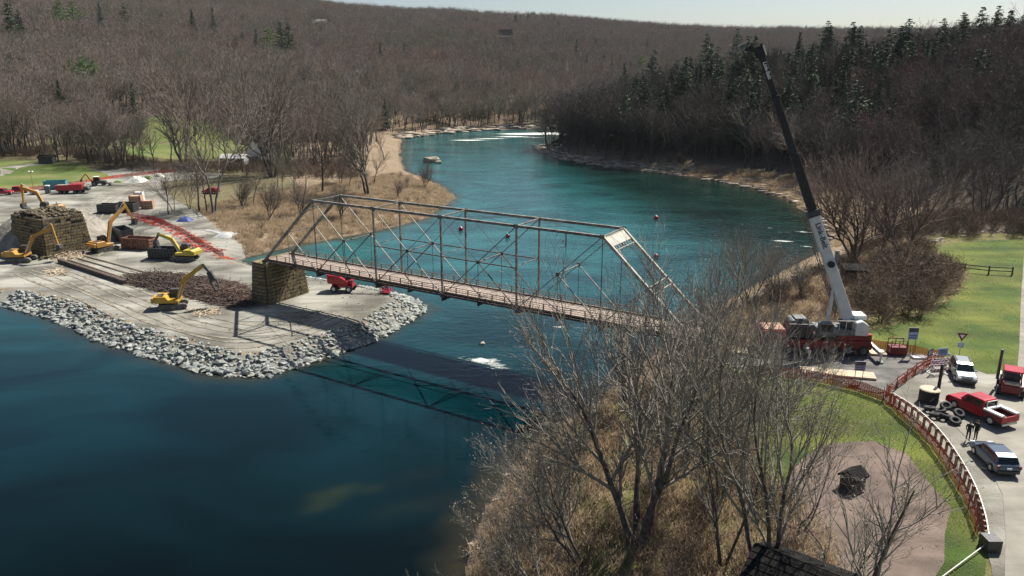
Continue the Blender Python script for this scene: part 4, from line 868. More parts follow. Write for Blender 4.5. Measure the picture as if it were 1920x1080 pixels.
q = bl.matrix_basis @ Vector((6.35, .35, .26)); person((q.x, q.y, q.z), R(200), 'person with dark clothes in the boom lift basket, further from the camera', 'cloth_dark', 'cloth_dark', True)

# ------------------------------------------------------------------ crane
CR = empty('mobile_crane', (32.6, 78.6, 8.12), R(-4), 'large mobile crane with red carrier and raised white boom on the approach', 'crane')
MB().prism([(-5.9, .7), (-6.1, 1.3), (-5.9, 2.4), (-4.6, 2.5), (-4.2, 1.7), (5.6, 1.7), (5.9, 1.2), (5.8, .7)], -1.4, 1.4).build('carrier_body', 'red_dark', CR, bevel=.05)
MB().prism([(-5.8, 1.72), (-5.6, 2.62), (-3.2, 2.62), (-3.1, 1.72)], -1.35, 1.35).build('carrier_cab', 'red', CR, bevel=.06); MB().box((-4.4, 0, 2.7), (2.2, 2.3, .1)).build('cab_roof_panel', 'pinkish', CR)
MB().box((-4.5, -1.37, 2.2), (1.8, .04, .5)).build('window', 'glass', CR)
for x in (-4.3, -2.7, 2.0, 3.5, 5.0):
    for y in (-1.25, 1.25): wheel(CR, x, y, .58, .42, 'grey')
MB().box((3.9, 0, 2.0), (3.4, 2.6, .6)).build('rear_deck', 'red_dark', CR, bevel=.04); MB().box((5.5, -.9, 1.8), (.5, .7, 1.1)).build('tail_box', 'red', CR)
for x in (-1.2, 6.1):
    for y in (-3.2, 3.2):
        MB().bar((x, 0, 1.0), (x, y, 1.0), .35, .35).tube((x, y, 1.1), (x, y, .16), .12, .1, 8).build('outrigger', 'galv' if y < 0 else 'red_dark', CR); MB().tube((x, y, .1), (x, y, .18), .4, .3, 12).build('outrigger_float', 'grey', CR)
# superstructure
MB().tube((1.8, 0, 1.7), (1.8, 0, 2.1), 1.1, 1.1, 16).build('slew_ring', 'dark', CR)
MB().box((2.4, 0, 2.5), (4.6, 2.6, .7)).build('turntable', 'grey', CR, bevel=.05)
MB().prism([(3.9, 2.3), (3.9, 3.7), (4.6, 3.9), (5.2, 3.5), (5.3, 2.3)], -1.5, 1.5).build('counterweight', 'crane_white', CR, bevel=.08)
MB().box((4.6, .3, 4.0), (1.3, 1.6, .5)).build('hoist_housing', 'white', CR, bevel=.05)
MB().tube((3.2, -.9, 3.25), (3.2, .9, 3.25), .42, .42, 14).build('hoist_drum', 'dark', CR); MB().tube((3.95, -.8, 3.5), (3.95, .8, 3.5), .35, .35, 14).build('hoist_drum', 'grey', CR)
MB().prism([(.2, 2.1), (.2, 3.5), (.5, 3.65), (1.5, 3.6), (1.9, 3.0), (1.9, 2.1)], -1.45, -.6).build('operator_cab', 'grey', CR, bevel=.04); MB().box((.95, -1.47, 3.05), (1.2, .03, .8)).build('window', 'glass', CR)
f = MB(); f.box((-1.6, 0, 2.5), (2.6, 2.2, 1.5)); f.build('engine_block', 'dark', CR, bevel=.1)
f = MB(); f.tube((-2.4, -.9, 3.3), (-2.4, .9, 3.3), .4, .4, 12).tube((-1.2, -.9, 3.4), (-1.2, .9, 3.4), .45, .45, 12).box((-1.8, 0, 3.5), (.8, 1.4, .7)); f.build('stowed_hook_block', 'grey', CR)
for i in range(5): MB().bar((-3.0+i*.65, -1.25, 1.75), (-3.0+i*.65, -1.25, 3.4), .06, .06).build('guard_post', 'grey', CR)
MB().bar((-3.0, -1.25, 3.4), (-.4, -1.25, 3.4), .06, .06).bar((.2, -1.35, 3.9), (3.8, -1.35, 3.9), .06, .06).build('handrail', 'galv', CR)
for x in (2.2, 2.9, 3.6): MB().bar((x, -1.35, 2.9), (x, -1.35, 3.9), .05, .05).build('handrail_post', 'galv', CR)
inv = CR.matrix_basis.inverted(); 
B0 = Vector((3.7, 0, 3.2)); BT = inv @ Vector((26.0, 84.2, 39.4))
bd = (BT-B0).normalized(); BL = (BT-B0).length
side = Vector((0, -1, 0)); side = (side-bd*side.dot(bd)).normalized(); topn = side.cross(bd)
def boomsec(t0, t1, w_, h_, m, name, off=0):
    p0 = B0+bd*t0+topn*off; p1 = B0+bd*t1+topn*off; f = MB(); vs = []
    for p in (p0, p1):
        for i, j in ((-1, -1), (1, -1), (1, 1), (-1, 1)): vs.append(p+side*(i*w_/2)+topn*(j*h_/2))
    f.add(vs, [(0, 1, 2, 3), (7, 6, 5, 4), (0, 4, 5, 1), (1, 5, 6, 2), (2, 6, 7, 3), (3, 7, 4, 0)]); return f.build(name, m, CR, bevel=.04)
T1 = BL*.405
base_sec = boomsec(-1.2, T1, .85, 1.08, 'crane_white', 'boom_base_section')
boomsec(T1-.2, T1+.5, 1.0, 1.3, 'dark', 'boom_collar')
boomsec(T1, BL*.62, .7, .86, 'black', 'boom_section'); boomsec(BL*.62, BL*.83, .6, .72, 'black', 'boom_section'); tip_sec = boomsec(BL*.83, BL, .5, .6, 'black', 'boom_section')
for t in (.62, .83): boomsec(BL*t-.1, BL*t+.25, .74, .9, 'black', 'boom_collar')
# lift cylinder
MB().tube(B0+Vector((-2.4, 0, -.6)), B0+bd*6+topn*-.6, .24, .16, 10).build('lift_cylinder', 'galv', CR)
# stowed lattice jib along the rear side of the boom
f = MB(); q0 = B0+side*(-.95)+bd*1.0; 
for a, b in ((0, 0), (.35, .35), (.7, 0)):
    f.bar(q0+side*-b+topn*(a-.35+.55), q0+side*-b+topn*(a-.35+.55)+bd*11.6, .07, .07)
for i in range(16):
    t0 = i*.72; f.bar(q0+bd*t0+topn*.2, q0+bd*(t0+.72)+topn*.9, .05, .05); f.bar(q0+bd*t0+topn*.9, q0+bd*(t0+.72)+side*-.35+topn*.55, .05, .05)
f.build('stowed_jib', 'dark', CR)
# head
tip = B0+bd*BL; hd = MB(); left = inv.to_3x3() @ Vector((-1, 0, .15))
hd.bar(tip-bd*.6, tip+bd*.5, .8, 1.0); hd.bar(tip, tip+left*1.9, .3, .5, .25, .3); hd.bar(tip, tip-left*.5+bd*.9, .2, .3); hd.build('boom_head', 'black', CR)
for t in (.2, 1.1, 1.9): MB().tube(tip+left*t+Vector((0, -.25, .1)), tip+left*t+Vector((0, .25, .1)), .32, .32, 12).build('sheave', 'grey' if t > 1.5 else 'black', CR)
rp = MB()
for t, ln in ((1.0, 6.0), (1.35, 6.0), (1.7, 6.0)): rp.tube(tip+left*t, tip+left*t+Vector((0, 0, -ln)), .03, .03, 4)
rp.build('hoist_rope', 'steel_dark', CR); MB().box(tip+left*1.35+Vector((0, 0, -6.3)), (.5, .25, .7)).build('hook_block', 'dark', CR)
pm_ = B0+bd*(T1*.52)+side*.0-topn*1.1
MB().tube(pm_, Vector((pm_.x, pm_.y, 3.6)), .05, .05, 6).build('hoist_rope', 'log', CR); MB().box(pm_+bd*.6+topn*.35, (.4, .3, 2.0)).build('rope_guide', 'grey', CR)
MB().tube(B0+bd*(T1*.55)+side*.42, B0+bd*(T1*.55)+side*.68, .36, .36, 14).build('cable_reel', 'black', CR)
def text(s_, size, parent, origin, xdir, nrm, m, name='lettering', w_=1.0):
    cu = bpy.data.curves.new(name, 'FONT'); cu.body = s_; cu.size = size; cu.align_x = 'LEFT'; cu.align_y = 'CENTER'; cu.offset = .012*size*2
    o = bpy.data.objects.new(name, cu); COL.objects.link(o); me = bpy.data.meshes.new_from_object(o.evaluated_get(bpy.context.evaluated_depsgraph_get())); bpy.data.objects.remove(o)
    me.materials.clear(); me.materials.append(M[m]); o = bpy.data.objects.new(name, me); COL.objects.link(o); o.parent = parent
    x = Vector(xdir).normalized(); n = Vector(nrm).normalized(); y = n.cross(x); o.matrix_basis = Matrix.Translation(origin)@Matrix((x, y, n)).transposed().to_4x4()@Matrix.Diagonal((w_, 1, 1, 1)); return o
text('Link-Belt', .78, base_sec, B0+bd*(T1-.9)+side*.45, -bd, side, 'dark'); text('Link-Belt', .52, tip_sec, B0+bd*(BL-1.2)+side*.27, -bd, side, 'white')
# plywood mats under the floats
def matboard(c, L_, Wd, rz, lab, n=5, z=8.13):
    root = empty('timber_mat', (c[0], c[1], z), rz, lab, 'timber mat', 'pale timber mats round the crane')
    for i in range(n): MB().box((0, -Wd/2+(i+.5)*Wd/n, .1+rnd.uniform(0, .012)), (L_, Wd/n-.03, .2)).build('board', 'ply', root)
matboard(at(1628, 660, 8.2), 3.4, 1.6, R(-10), 'pale timber mat on the asphalt right of the crane')
matboard(at(1570, 700, 8.2), 7.0, 1.7, R(-14), 'long pale timber mat along the red fence in front of the crane')
matboard(at(1410, 660, 8.2), 5.2, 2.0, R(-18), 'pale timber mat behind the twigs at the left of the crane')
matboard(at(1450, 665, 8.2), 2.6, 1.6, R(-18), 'short pale timber mat beneath the front of the crane')

# ------------------------------------------------------------------ fences, rails, signs on the right
def netfence(pts, h, m, label, z=None, name='barrier_fence', lean=0, post_every=2.4, strips=9, sag=.06, group=None):
    P = [Vector((p[0], p[1], (hz(p[0], p[1]) if z is None else z))) for p in pts]
    Q = []                                     # resample
    for a, b in zip(P, P[1:]):
        n = max(1, int((b-a).length/.6))
        for k in range(n): Q.append(a.lerp(b, k/n))
    Q.append(P[-1]); root = empty(name, Q[0], 0, label, 'fence', group); o0 = Q[0]
    net = MB(); top = [q-o0+Vector((rnd.uniform(-.05, .05), rnd.uniform(-.05, .05), h-rnd.uniform(0, sag*2))) for q in Q]; bot = [q-o0+Vector((rnd.uniform(-.1, .1), rnd.uniform(-.1, .1), .05)) for q in Q]
    for i in range(len(Q)-1):
        for k in range(strips):
            t0 = k/strips; t1 = t0+.62/strips
            net.add([bot[i].lerp(top[i], t0), bot[i+1].lerp(top[i+1], t0), bot[i+1].lerp(top[i+1], t1), bot[i].lerp(top[i], t1)], [(0, 1, 2, 3)])
        for s_ in (0, .33, .66):
            a0 = bot[i].lerp(bot[i+1], s_); a1 = bot[i].lerp(bot[i+1], s_+.1); b0 = top[i].lerp(top[i+1], s_); b1 = top[i].lerp(top[i+1], s_+.1); net.add([a0, a1, b1, b0], [(0, 1, 2, 3)])
    net.build('net', m, root); acc = 9
    for i in range(len(Q)):
        if i: acc += (Q[i]-Q[i-1]).length
        if acc >= post_every: acc = 0; q = Q[i]-o0; MB().tube(q, q+Vector((0, 0, h+.15)), .035, .035, 5).build('post', 'log', root)
    return root
def px8(l, z=8.1): return [tuple(at(a, b, z)[:2]) for a, b in l]
netfence(px8([(1398, 706), (1440, 706), (1500, 712), (1560, 722), (1610, 735), (1655, 752)]), 1.25, 'rednet', 'red net fence along the near edge of the crane platform', 8.06)
netfence(px8([(1655, 752), (1690, 784), (1725, 815), (1760, 858), (1792, 910), (1815, 955), (1832, 1005)]), 1.25, 'rednet', 'curved red net fence between the lawn and the guard rail', 8.06)
netfence(px8([(1660, 745), (1690, 722), (1720, 700), (1752, 684)]), 1.25, 'rednet', 'red net fence closing the approach in front of the crane', 8.1)
netfence(px8([(1608, 652), (1650, 655), (1700, 663), (1740, 672), (1768, 676)], 8.1), 1.15, 'orange', 'orange net fence between the lawn and the crane platform', 8.06, strips=11)
def guardrail(pts, label, z=8.1):
    P = [Vector((p[0], p[1], z)) for p in pts]; root = empty('guard_rail', P[0], 0, label, 'guard rail'); o0 = P[0]; f = MB()
    for a, b in zip(P, P[1:]):
        d = (b-a).normalized(); n = Vector((-d.y, d.x, 0))
        for dz, w_ in ((.78, .05), (.66, .09), (.55, .05)): f.bar(a-o0+Vector((0, 0, dz)), b-o0+Vector((0, 0, dz)), w_, .11)
    f.build('rail', 'galv', root); acc = 5
    for a, b in zip(P, P[1:]):
        n = max(1, int((b-a).length/1.9))
        for k in range(n): q = a.lerp(b, k/n)-o0; MB().box((q.x-.14, q.y, .4), (.16, .18, .85)).build('post', 'timber', root)
    return root, P
def smooth_px(l, n=24):
    l = [np.array(p, float) for p in l]; out = []
    for i in range(len(l)-1):
        p0 = l[max(i-1, 0)]; p1 = l[i]; p2 = l[i+1]; p3 = l[min(i+2, len(l)-1)]
        for k in range(4):
            t = k/4; out.append(.5*((2*p1)+(-p0+p2)*t+(2*p0-5*p1+4*p2-p3)*t*t+(-p0+3*p1-3*p2+p3)*t**3))
    out.append(l[-1]); return [tuple(p) for p in out]
gr, GP = guardrail(px8(smooth_px([(1672, 752), (1712, 778), (1757, 820), (1795, 872), (1826, 930), (1844, 985), (1850, 1022)]), 8.1), 'long curved guard rail between the red fence and the road')
MB().box(GP[-1]-GP[0]+Vector((.0, -.3, .35)), (.9, 1.0, .9)).build('end_block', 'dark', gr)
g2, GP2 = guardrail(px8([(1668, 738), (1700, 712), (1733, 690)], 8.1), 'short straight guard rail crossing the end of the bridge approach')
# guy cable in the lower right corner
a = at(1846, 1022, 8.3); b = at(1755, 1090, 8.2); o = MB().tube(a, b, .035, .035, 6).build('cable', 'tarp'); tag(o, 'pale cable running from the guard rail end across the lawn', 'cable')
# yield sign
p = at(1797, 672, 8.1); ys = empty('yield_sign', (p.x, p.y, 8.08), R(-18), 'dark rimmed triangular yield sign with a small blue sign below it', 'sign')
MB().tube((0, 0, 0), (0, 0, 2.6), .045, .045, 6).build('post', 'galv', ys)
def tri(s_, y, m, nm):
    f = MB(); f.prism([(-s_, s_*.62), (s_, s_*.62), (0, -s_*1.12)], y-.012, y+.012); o = f.build(nm, m, ys); o.location = (0, 0, 2.55); return o
tri(.52, -.06, 'red_dark', 'sign_face'); tri(.24, -.085, 'signwhite', 'sign_centre')
MB().box((0, -.05, 1.55), (.55, .03, .55)).build('small_sign', 'signblue', ys)
for z in (1.45, 1.58, 1.7): MB().box((0, -.075, z), (.4, .012, .05)).build('sign_bar', 'signwhite', ys)
def board_sign(px, py, w_, h_, zc, m, lab, rz=0, two=True, bars=3, legs=2, ztop=None, barm='dark', topdark=False):
    p = at(px, py, 8.1); r_ = empty('notice_sign', (p.x, p.y, 8.08), rz, lab, 'sign')
    xs = (-w_*.35, w_*.35) if legs == 2 else (0,)
    for x in xs: MB().bar((x, .03, 0), (x, .03, zc+h_/2), .05, .05).build('post', 'timber', r_)
    MB().box((0, -.02, zc), (w_, .04, h_)).build('board', m, r_)
    if topdark: MB().box((0, -.05, zc+h_*.3), (w_*.96, .02, h_*.36)).build('board_header', 'dark', r_)
    for i in range(bars): MB().box((0, -.05, zc-h_*.38+i*h_*.2), (w_*.8, .015, h_*.07)).build('text_band', barm, r_)
    return r_
board_sign(1706, 668, 1.0, 1.3, 2.6, 'signblue', 'white and dark notice board on two tall posts beside the orange fence', R(-5), topdark=True, bars=2)
board_sign(1609, 716, 1.0, .95, 1.7, 'signblue', 'notice board on two posts standing over the long timber mat', R(-10), topdark=True, bars=3)
def barricade(px, py, rz, lab, sign=None):
    p = at(px, py, 8.1); r_ = empty('road_barricade', (p.x, p.y, 8.08), rz, lab, 'barricade', 'striped road barricades across the approach')
    for x in (-.75, .75): MB().bar((x, 0, 0), (x, 0, 1.6), .06, .06).bar((x, -.6, .05), (x, .6, .05), .07, .07).build('frame', 'white', r_)
    for z in (.45, .9, 1.35):
        MB().box((0, -.05, z), (1.9, .03, .22)).build('board', 'signwhite', r_)
        for i in range(5): MB().prism([(-.9+i*.38, z-.1), (-.74+i*.38, z-.1), (-.62+i*.38, z+.1), (-.78+i*.38, z+.1)], -.075, -.068).build('stripe', 'rednet', r_)
    if sign:
        MB().box((0, -.1, 1.75), (1.1, .04, .75)).build('sign_panel', sign, r_)
        for z in (1.6, 1.75, 1.9): MB().box((0, -.13, z), (.8, .012, .06)).build('text_band', 'signwhite' if sign == 'dark' else 'dark', r_)
    return r_
barricade(1738, 690, R(38), 'striped barricade carrying a dark panel near the red fence', 'dark'); barricade(1762, 688, R(8), 'striped barricade carrying a blue grey panel beside the silver car', 'signblue')
barricade(1757, 700, R(12), 'low striped barricade standing in front of the panelled pair')
# portable bin by the orange fence
p = at(1680, 664, 8.1); bn = empty('tool_bin', (p.x, p.y, 8.1), R(-4), 'dark open bin with upright rods on the asphalt by the orange fence', 'bin')
MB().box((0, 0, .5), (1.7, 1.1, .9)).build('box', 'red_dark', bn, bevel=.03)
for x in (-.8, 0, .8):
    for y in (-.5, .5): MB().bar((x, y, .9), (x, y, 1.7), .07, .07).build('rod', 'dark', bn)
MB().bar((-.8, .5, 1.65), (.8, .5, 1.65), .1, .1).bar((-.8, -.5, 1.65), (.8, -.5, 1.65), .05, .05).build('rail', 'red_dark', bn)
# work clutter behind the guard rail
p = at(1740, 752, 8.1); bn = empty('storage_tank', (p.x, p.y, 8.1), R(20), 'black tank with a beige lid behind the curved guard rail', 'tank')
MB().tube((0, 0, 0), (0, 0, 1.2), .85, .85, 14).build('drum', 'black', bn); MB().tube((0, 0, 1.2), (0, 0, 1.28), .9, .8, 14).build('lid', 'ply', bn)
p = at(1757, 745, 8.1); o = MB().tube((0, 0, 0), (0, 0, 3.3), .16, .14, 8).build('timber_post', 'black', None, loc=(p.x, p.y, 8.1)); tag(o, 'tall black post standing beside the black tank', 'post')
for i, (px, py, h_, lab) in enumerate([(1762, 775, 0, 'black tyre leaning at the near side of the tank'), (1772, 772, .3, 'black tyre stacked on others nearest the red pickup'), (1770, 785, 0, 'black tyre lying by the guard rail'), (1785, 788, 0, 'black tyre at the middle of the tyre row'), (1797, 782, .1, 'black tyre beside the pickup front wheel'), (1790, 794, 0, 'black tyre nearest the standing people'), (1752, 782, 0, 'black tyre pressed against the curved rail'), (1742, 770, .0, 'black tyre behind the rail below the tank')]):
    p = at(px, py, 8.1); o = MB().torus((0, 0, 0), (rnd.uniform(-.6, .6), rnd.uniform(-.6, .6), 1), .36, .17).build('tyre', 'black', None, smooth=True, loc=(p.x, p.y, 8.36+h_)); tag(o, lab, 'tyre', 'black tyres heaped behind the guard rail')
o = MB().box((0, 0, .1), (1.4, .8, .16)).build('paper_sheet', 'tarp', None, loc=(*at(1722, 671, 8.1)[:2], 8.1)); tag(o, 'small white panel lying on the asphalt by the barricades', 'panel')
p = at(1814, 826, 8.1); person((p.x, p.y, 8.09), R(40), 'person in dark clothes standing left of the other beside the parked hatchback'); p = at(1828, 824, 8.1); person((p.x, p.y, 8.09), R(200), 'person in dark clothes standing nearest the grey hatchback')
# split rail fence on the lawn
P = [Vector((*at(a, b, 8)[:2], 8.0)) for a, b in ((1738, 502), (1763, 503), (1808, 510), (1853, 515), (1897, 517))]
rf = empty('rail_fence', P[0], 0, 'dark two rail wooden fence on the far lawn', 'fence')
for q in P: MB().bar(q-P[0], q-P[0]+Vector((0, 0, 1.35)), .16, .16).build('post', 'log', rf)
for a, b in zip(P, P[1:]):
    for z in (.65, 1.15): MB().bar(a-P[0]+Vector((0, 0, z)), b-P[0]+Vector((0, 0, z)), .09, .13).build('rail', 'log', rf)
# structures near the lawn: dark shed under the riverbank tree, hut and roof near the camera
def gable(name, loc, rz, L_, Wd, H_, rise, wall, roof, label, cat, door=None, windows=0, over=.4, chim=False):
    r_ = empty(name, loc, rz, label, cat)
    MB().box((0, 0, H_/2), (L_, Wd, H_)).build('wall', wall, r_)
    for s_ in (-1, 1):
        MB().add([], []) if False else None
        g_ = MB(); g_.add([(s_*L_/2, -Wd/2, H_), (s_*L_/2, Wd/2, H_), (s_*L_/2, 0, H_+rise), (s_*(L_/2-.1), -Wd/2, H_), (s_*(L_/2-.1), Wd/2, H_), (s_*(L_/2-.1), 0, H_+rise)], [(0, 1, 2), (5, 4, 3), (0, 3, 4, 1), (1, 4, 5, 2), (2, 5, 3, 0)]); g_.build('gable_end', wall, r_)
        f = MB(); a = L_/2+over; sl = rise/(Wd/2); e = over; f.add([(-a, 0, H_+rise+.02), (a, 0, H_+rise+.02), (a, s_*(Wd/2+e), H_-sl*e+.02), (-a, s_*(Wd/2+e), H_-sl*e+.02), (-a, 0, H_+rise+.2), (a, 0, H_+rise+.2), (a, s_*(Wd/2+e), H_-sl*e+.2), (-a, s_*(Wd/2+e), H_-sl*e+.2)], [(0, 1, 2, 3), (7, 6, 5, 4), (0, 4, 5, 1), (1, 5, 6, 2), (2, 6, 7, 3), (3, 7, 4, 0)]); rf_ = f.build('roof', roof, r_)
        n_ = int((Wd/2+e)/.45)
        if L_ < 12 and L_ > 4 and name == 'shed':
            for k in range(n_): y = s_*(.25+k*.45); MB().box((0, y, H_+rise-abs(y)*sl+.23), (2*a, .42, .04), rx=-s_*math.atan(sl)).build('shingle_course', roof, rf_)
    for i in range(windows):
        x = -L_/2+(i+.5)*L_/windows
        for s_ in (-1, 1):
            w_ = MB().box((x, s_*(Wd/2+.03), H_*.55), (L_/windows*.45, .06, H_*.38)).build('window', 'glass', r_)
    if door: MB().box((0, -Wd/2-.04, 1.0), (.9, .06, 2.0)).build('door', door, r_)
    if chim: MB().box((L_*.2, Wd*.15, H_+rise), (.8, .8, 2.2)).build('chimney', 'wall_grey', r_)
    return r_
p = gat(1603, 528, 5); gable('shed', (p.x, p.y, p.z), R(-10), 3.6, 3.2, 2.0, .4, 'dark', 'shingle', 'dark shed at the foot of the large riverbank tree', 'shed')
p = at(1597, 915, 8); gable('hut', (p.x, p.y, 8.05), R(35), 1.4, 1.2, 1.0, .4, 'dark', 'shingle', 'small dark box hut on the bare earth patch', 'hut', over=.15)
p = at(1528, 1105, 9.5); gable('shed', (p.x, p.y, 7.9), R(-38), 6.5, 5.0, 1.6, 1.2, 'timber', 'shingle', 'dark shingled shed roof under the trees at the bottom edge', 'shed')
p = gat(90, 307, 3); gable('hut', (p.x, p.y, p.z), R(5), 5, 3.2, 2.4, .8, 'dark', 'shingle', 'small dark hut at the end of the pale path', 'hut', over=.3)
p = gat(497, 300, 3); gable('house', (p.x, p.y, p.z), R(62), 11, 7.5, 4.5, 4.2, 'wall_white', 'shingle', 'white gabled house behind bare trees on the left bank', 'house', windows=3, chim=True)
p = gat(470, 308, 3); gable('garage', (p.x-6, p.y, p.z), R(0), 9, 6, 2.6, 1.2, 'wall_grey', 'greytarp', 'low garage with grey roof left of the white gabled house', 'garage', windows=2)
p = gat(160, 250, 4); gable('barn', (p.x, p.y, p.z), R(4), 22, 8, 3, 2, 'wall_grey', 'greytarp', 'long grey roofed barn half hidden in the left woods', 'barn', windows=4)
hill_houses = []
def hill_at(px, py, z0):
    lo_, hi_ = 300.0, 1600.0; best = None
    d = (at(px, py, CZ-10)-Vector((0, 0, CZ))).normalized() if py > 130 else None
    v = ((px-960)/F, 1.0, (540-py)/F); c, s = math.cos(PITCH), math.sin(PITCH); dr = Vector((v[0], v[1]*c+v[2]*s, -v[1]*s+v[2]*c)).normalized()
    for k in range(260):
        t = 300+k*5; q = Vector((0, 0, CZ))+dr*t
        if hz(q.x, q.y) > q.z: return Vector((q.x, q.y, hz(q.x, q.y)))
    return None
p = hill_at(948, 82, 0) or Vector((0, 850, 55)); print('house', p)
HSE = gable('house', (p.x, p.y, p.z), R(2), 15, 10, 9, 6, 'wall_white', 'shingle', 'white house with dark porch roof high on the far hill', 'house', windows=4, chim=True)
HH1 = p.copy(); MB().box((0, -6.6, 5.4), (15, 3.0, 1.6)).build('porch_roof', 'shingle', HSE)
p2 = hill_at(603, 48, 0) or Vector((-300, 1000, 90)); gable('house', (p2.x, p2.y, p2.z), R(-10), 12, 7, 4, 2.5, 'wall_grey', 'greytarp', 'pale roofed house near the hilltop at the left', 'house', windows=3); HH2 = p2.copy()
sheet('clearing', [(p.x-10, p.y-26), (p.x+11, p.y-24), (p.x+9, p.y-5), (p.x-9, p.y-5)], .3, M['paleroad'], 4)

# ------------------------------------------------------------------ buoys, gauge post
for i, (px, py, lab, z) in enumerate([(1230, 412, 'red and white ball buoy far out on the river, right of the bridge top', 0), (1230, 484, 'red and white ball buoy seen beside the sloping end post', 0), (864, 433, 'pink ball buoy seen through the left half of the truss', 0), (952, 446, 'dark red ball buoy seen through the middle of the truss', 0)]):
    p = at(px, py, 0); r_ = empty('buoy', (p.x, p.y, 0), 0, lab, 'buoy', 'ball buoys on the river'); s_ = p.y/230
    bm = bmesh.new(); bmesh.ops.create_icosphere(bm, subdivisions=2, radius=.75*s_); me = bpy.data.meshes.new('ball'); bm.to_mesh(me); bm.free(); me.shade_smooth(); me.materials.append(M['red'] if i != 3 else M['red_dark']); o = bpy.data.objects.new('ball', me); COL.objects.link(o); o.parent = r_; o.location = (0, 0, .55*s_)
    MB().tube((0, 0, 1.0*s_), (0, 0, 1.45*s_), .45*s_, .2*s_, 8).build('cap', 'white', r_); MB().tube((0, 0, -.1), (0, 0, .2*s_), .62*s_, .6*s_, 10).build('collar', 'white', r_)
p = at(1061, 462, 0); o = MB().tube((0, 0, -.5), (0, 0, 3.0), .16, .12, 8).box((0, 0, 1.6), (.2, .4, 1.6)).build('channel_post', 'steel_dark', None, loc=(p.x, p.y, 0)); tag(o, 'thin dark post standing in the river behind the truss', 'post')
# girder line and brush
a = Vector(gl(112, 492)); b = Vector(gl(236, 533)); d = (b-a).normalized(); L_ = (b-a).length
o = MB().prism([(0, 0), (0, .7), (L_, .7), (L_, 0)], -.35, .35).build('steel_girder', 'steel_dark', None); o.location = a; o.rotation_euler = (0, 0, math.atan2(d.y, d.x)); tag(o, 'long dark girder lying across the gravel towards the brush pile', 'girder')
for k in range(3):
    a2 = Vector(gl(128+k*14, 488-k*4)); b2 = Vector(gl(250+k*16, 528-k*7)); o = MB().tube((0, 0, 0), b2-a2, .16, .12, 6).build('timber_pole', 'ply', None, loc=a2+Vector((0, 0, .16))); tag(o, ['pale pole lying closest to the dark girder', 'pale pole lying second from the dark girder', 'pale pole lying farthest from the dark girder'][k], 'pole')
M['rustbrush'] = mat('brown_cut_branches', (.10, .065, .05), (.26, .18, .14), 2, .9)
def brushpile(name, poly, n, label, m, lenr=(1, 4), r0=.05, hmax=1.0, cat='brush pile', ang0=None):
    xs = [p[0] for p in poly]; ys = [p[1] for p in poly]; V_, Q_ = [], []; pts = []
    while len(pts) < n:
        c_ = np.stack([nrg.uniform(min(xs), max(xs), n), nrg.uniform(min(ys), max(ys), n)], 1); dd = sdist(c_, poly); 
        for q, d_ in zip(c_, dd):
            if d_ < 0: pts.append((q[0], q[1], min(-d_, 3)))
    pts = pts[:n]; hs = height(np.array([(p[0], p[1]) for p in pts]))
    segs = []
    for (x, y, e), h in zip(pts, hs):
        l = rnd.uniform(*lenr)/2; a = rnd.gauss(ang0, .5) if ang0 is not None else rnd.uniform(0, 6.3); z = h+.08+rnd.random()*hmax*e/3; tl = rnd.gauss(0, .18)
        dx, dy, dz = math.cos(a)*l, math.sin(a)*l, tl*l; r_ = r0*rnd.uniform(.5, 1.6); segs.append(((x-dx, y-dy, max(z-dz, h+.03)), (x+dx, y+dy, max(z+dz, h+.03)), r_, r_*.5))
    o = npmesh(name, *seg_mesh(segs, 3), m); return tag(o, label, cat, kind='stuff')
def seg_mesh(segs, n=3):
    """array of tapered prisms"""
    P0 = np.array([s[0] for s in segs], float); P1 = np.array([s[1] for s in segs], float); r0 = np.array([s[2] for s in segs])[:, None]; r1 = np.array([s[3] for s in segs])[:, None]
    d = P1-P0; d /= np.linalg.norm(d, axis=1, keepdims=True)+1e-9; ref = np.where(np.abs(d[:, 2:3]) > .9, [[1., 0, 0]], [[0, 0, 1.]]); a = np.cross(d, ref); a /= np.linalg.norm(a, axis=1, keepdims=True)+1e-9; b = np.cross(d, a)
    N_ = len(segs)
    if n == 2:
        ph = nrg.uniform(0, math.pi, N_)[:, None]; w_ = a*np.cos(ph)+b*np.sin(ph)
        V_ = np.stack([P0-w_*r0, P0+w_*r0, P1+w_*r1, P1-w_*r1], 1).reshape(-1, 3); return V_, np.arange(N_*4).reshape(-1, 4), None
    V_ = np.zeros((N_, 2*n, 3))
    for i in range(n):
        t = 2*math.pi*i/n; w_ = a*math.cos(t)+b*math.sin(t); V_[:, i] = P0+w_*r0; V_[:, n+i] = P1+w_*r1
    base = (np.arange(N_)*2*n)[:, None]; qs = np.concatenate([base+np.array([[i, (i+1) % n, n+(i+1) % n, n+i]]) for i in range(n)]); return V_.reshape(-1, 3), qs, None
brushpile('brush_pile', pxs([(235, 520), (300, 512), (370, 520), (440, 530), (470, 548), (470, 572), (430, 578), (370, 562), (300, 548), (240, 532)], 1.7), 2600, 'long tangled pile of dark cut branches between the yellow excavator and the pier', M['log'], (1, 5), .055, .9, ang0=-.4)
brushpile('brush_pile', pxs([(360, 535), (440, 535), (475, 550), (470, 572), (420, 570), (365, 555)], 1.7), 900, 'reddish brown loose branches heaped beside the stone pier', M['rustbrush'], (1, 4), .05, 1.3)
brushpile('debris_pile', pxs([(82, 508), (115, 503), (128, 515), (95, 520)], 1.7), 120, 'small pile of pale broken sticks left of the dark girder', M['ply'], (.6, 2), .07, .5)
brushpile('debris_pile', pxs([(355, 580), (400, 576), (420, 588), (370, 596)], 1.7), 130, 'small pile of pale sticks in front of the pier', M['ply'], (.5, 1.6), .05, .4)
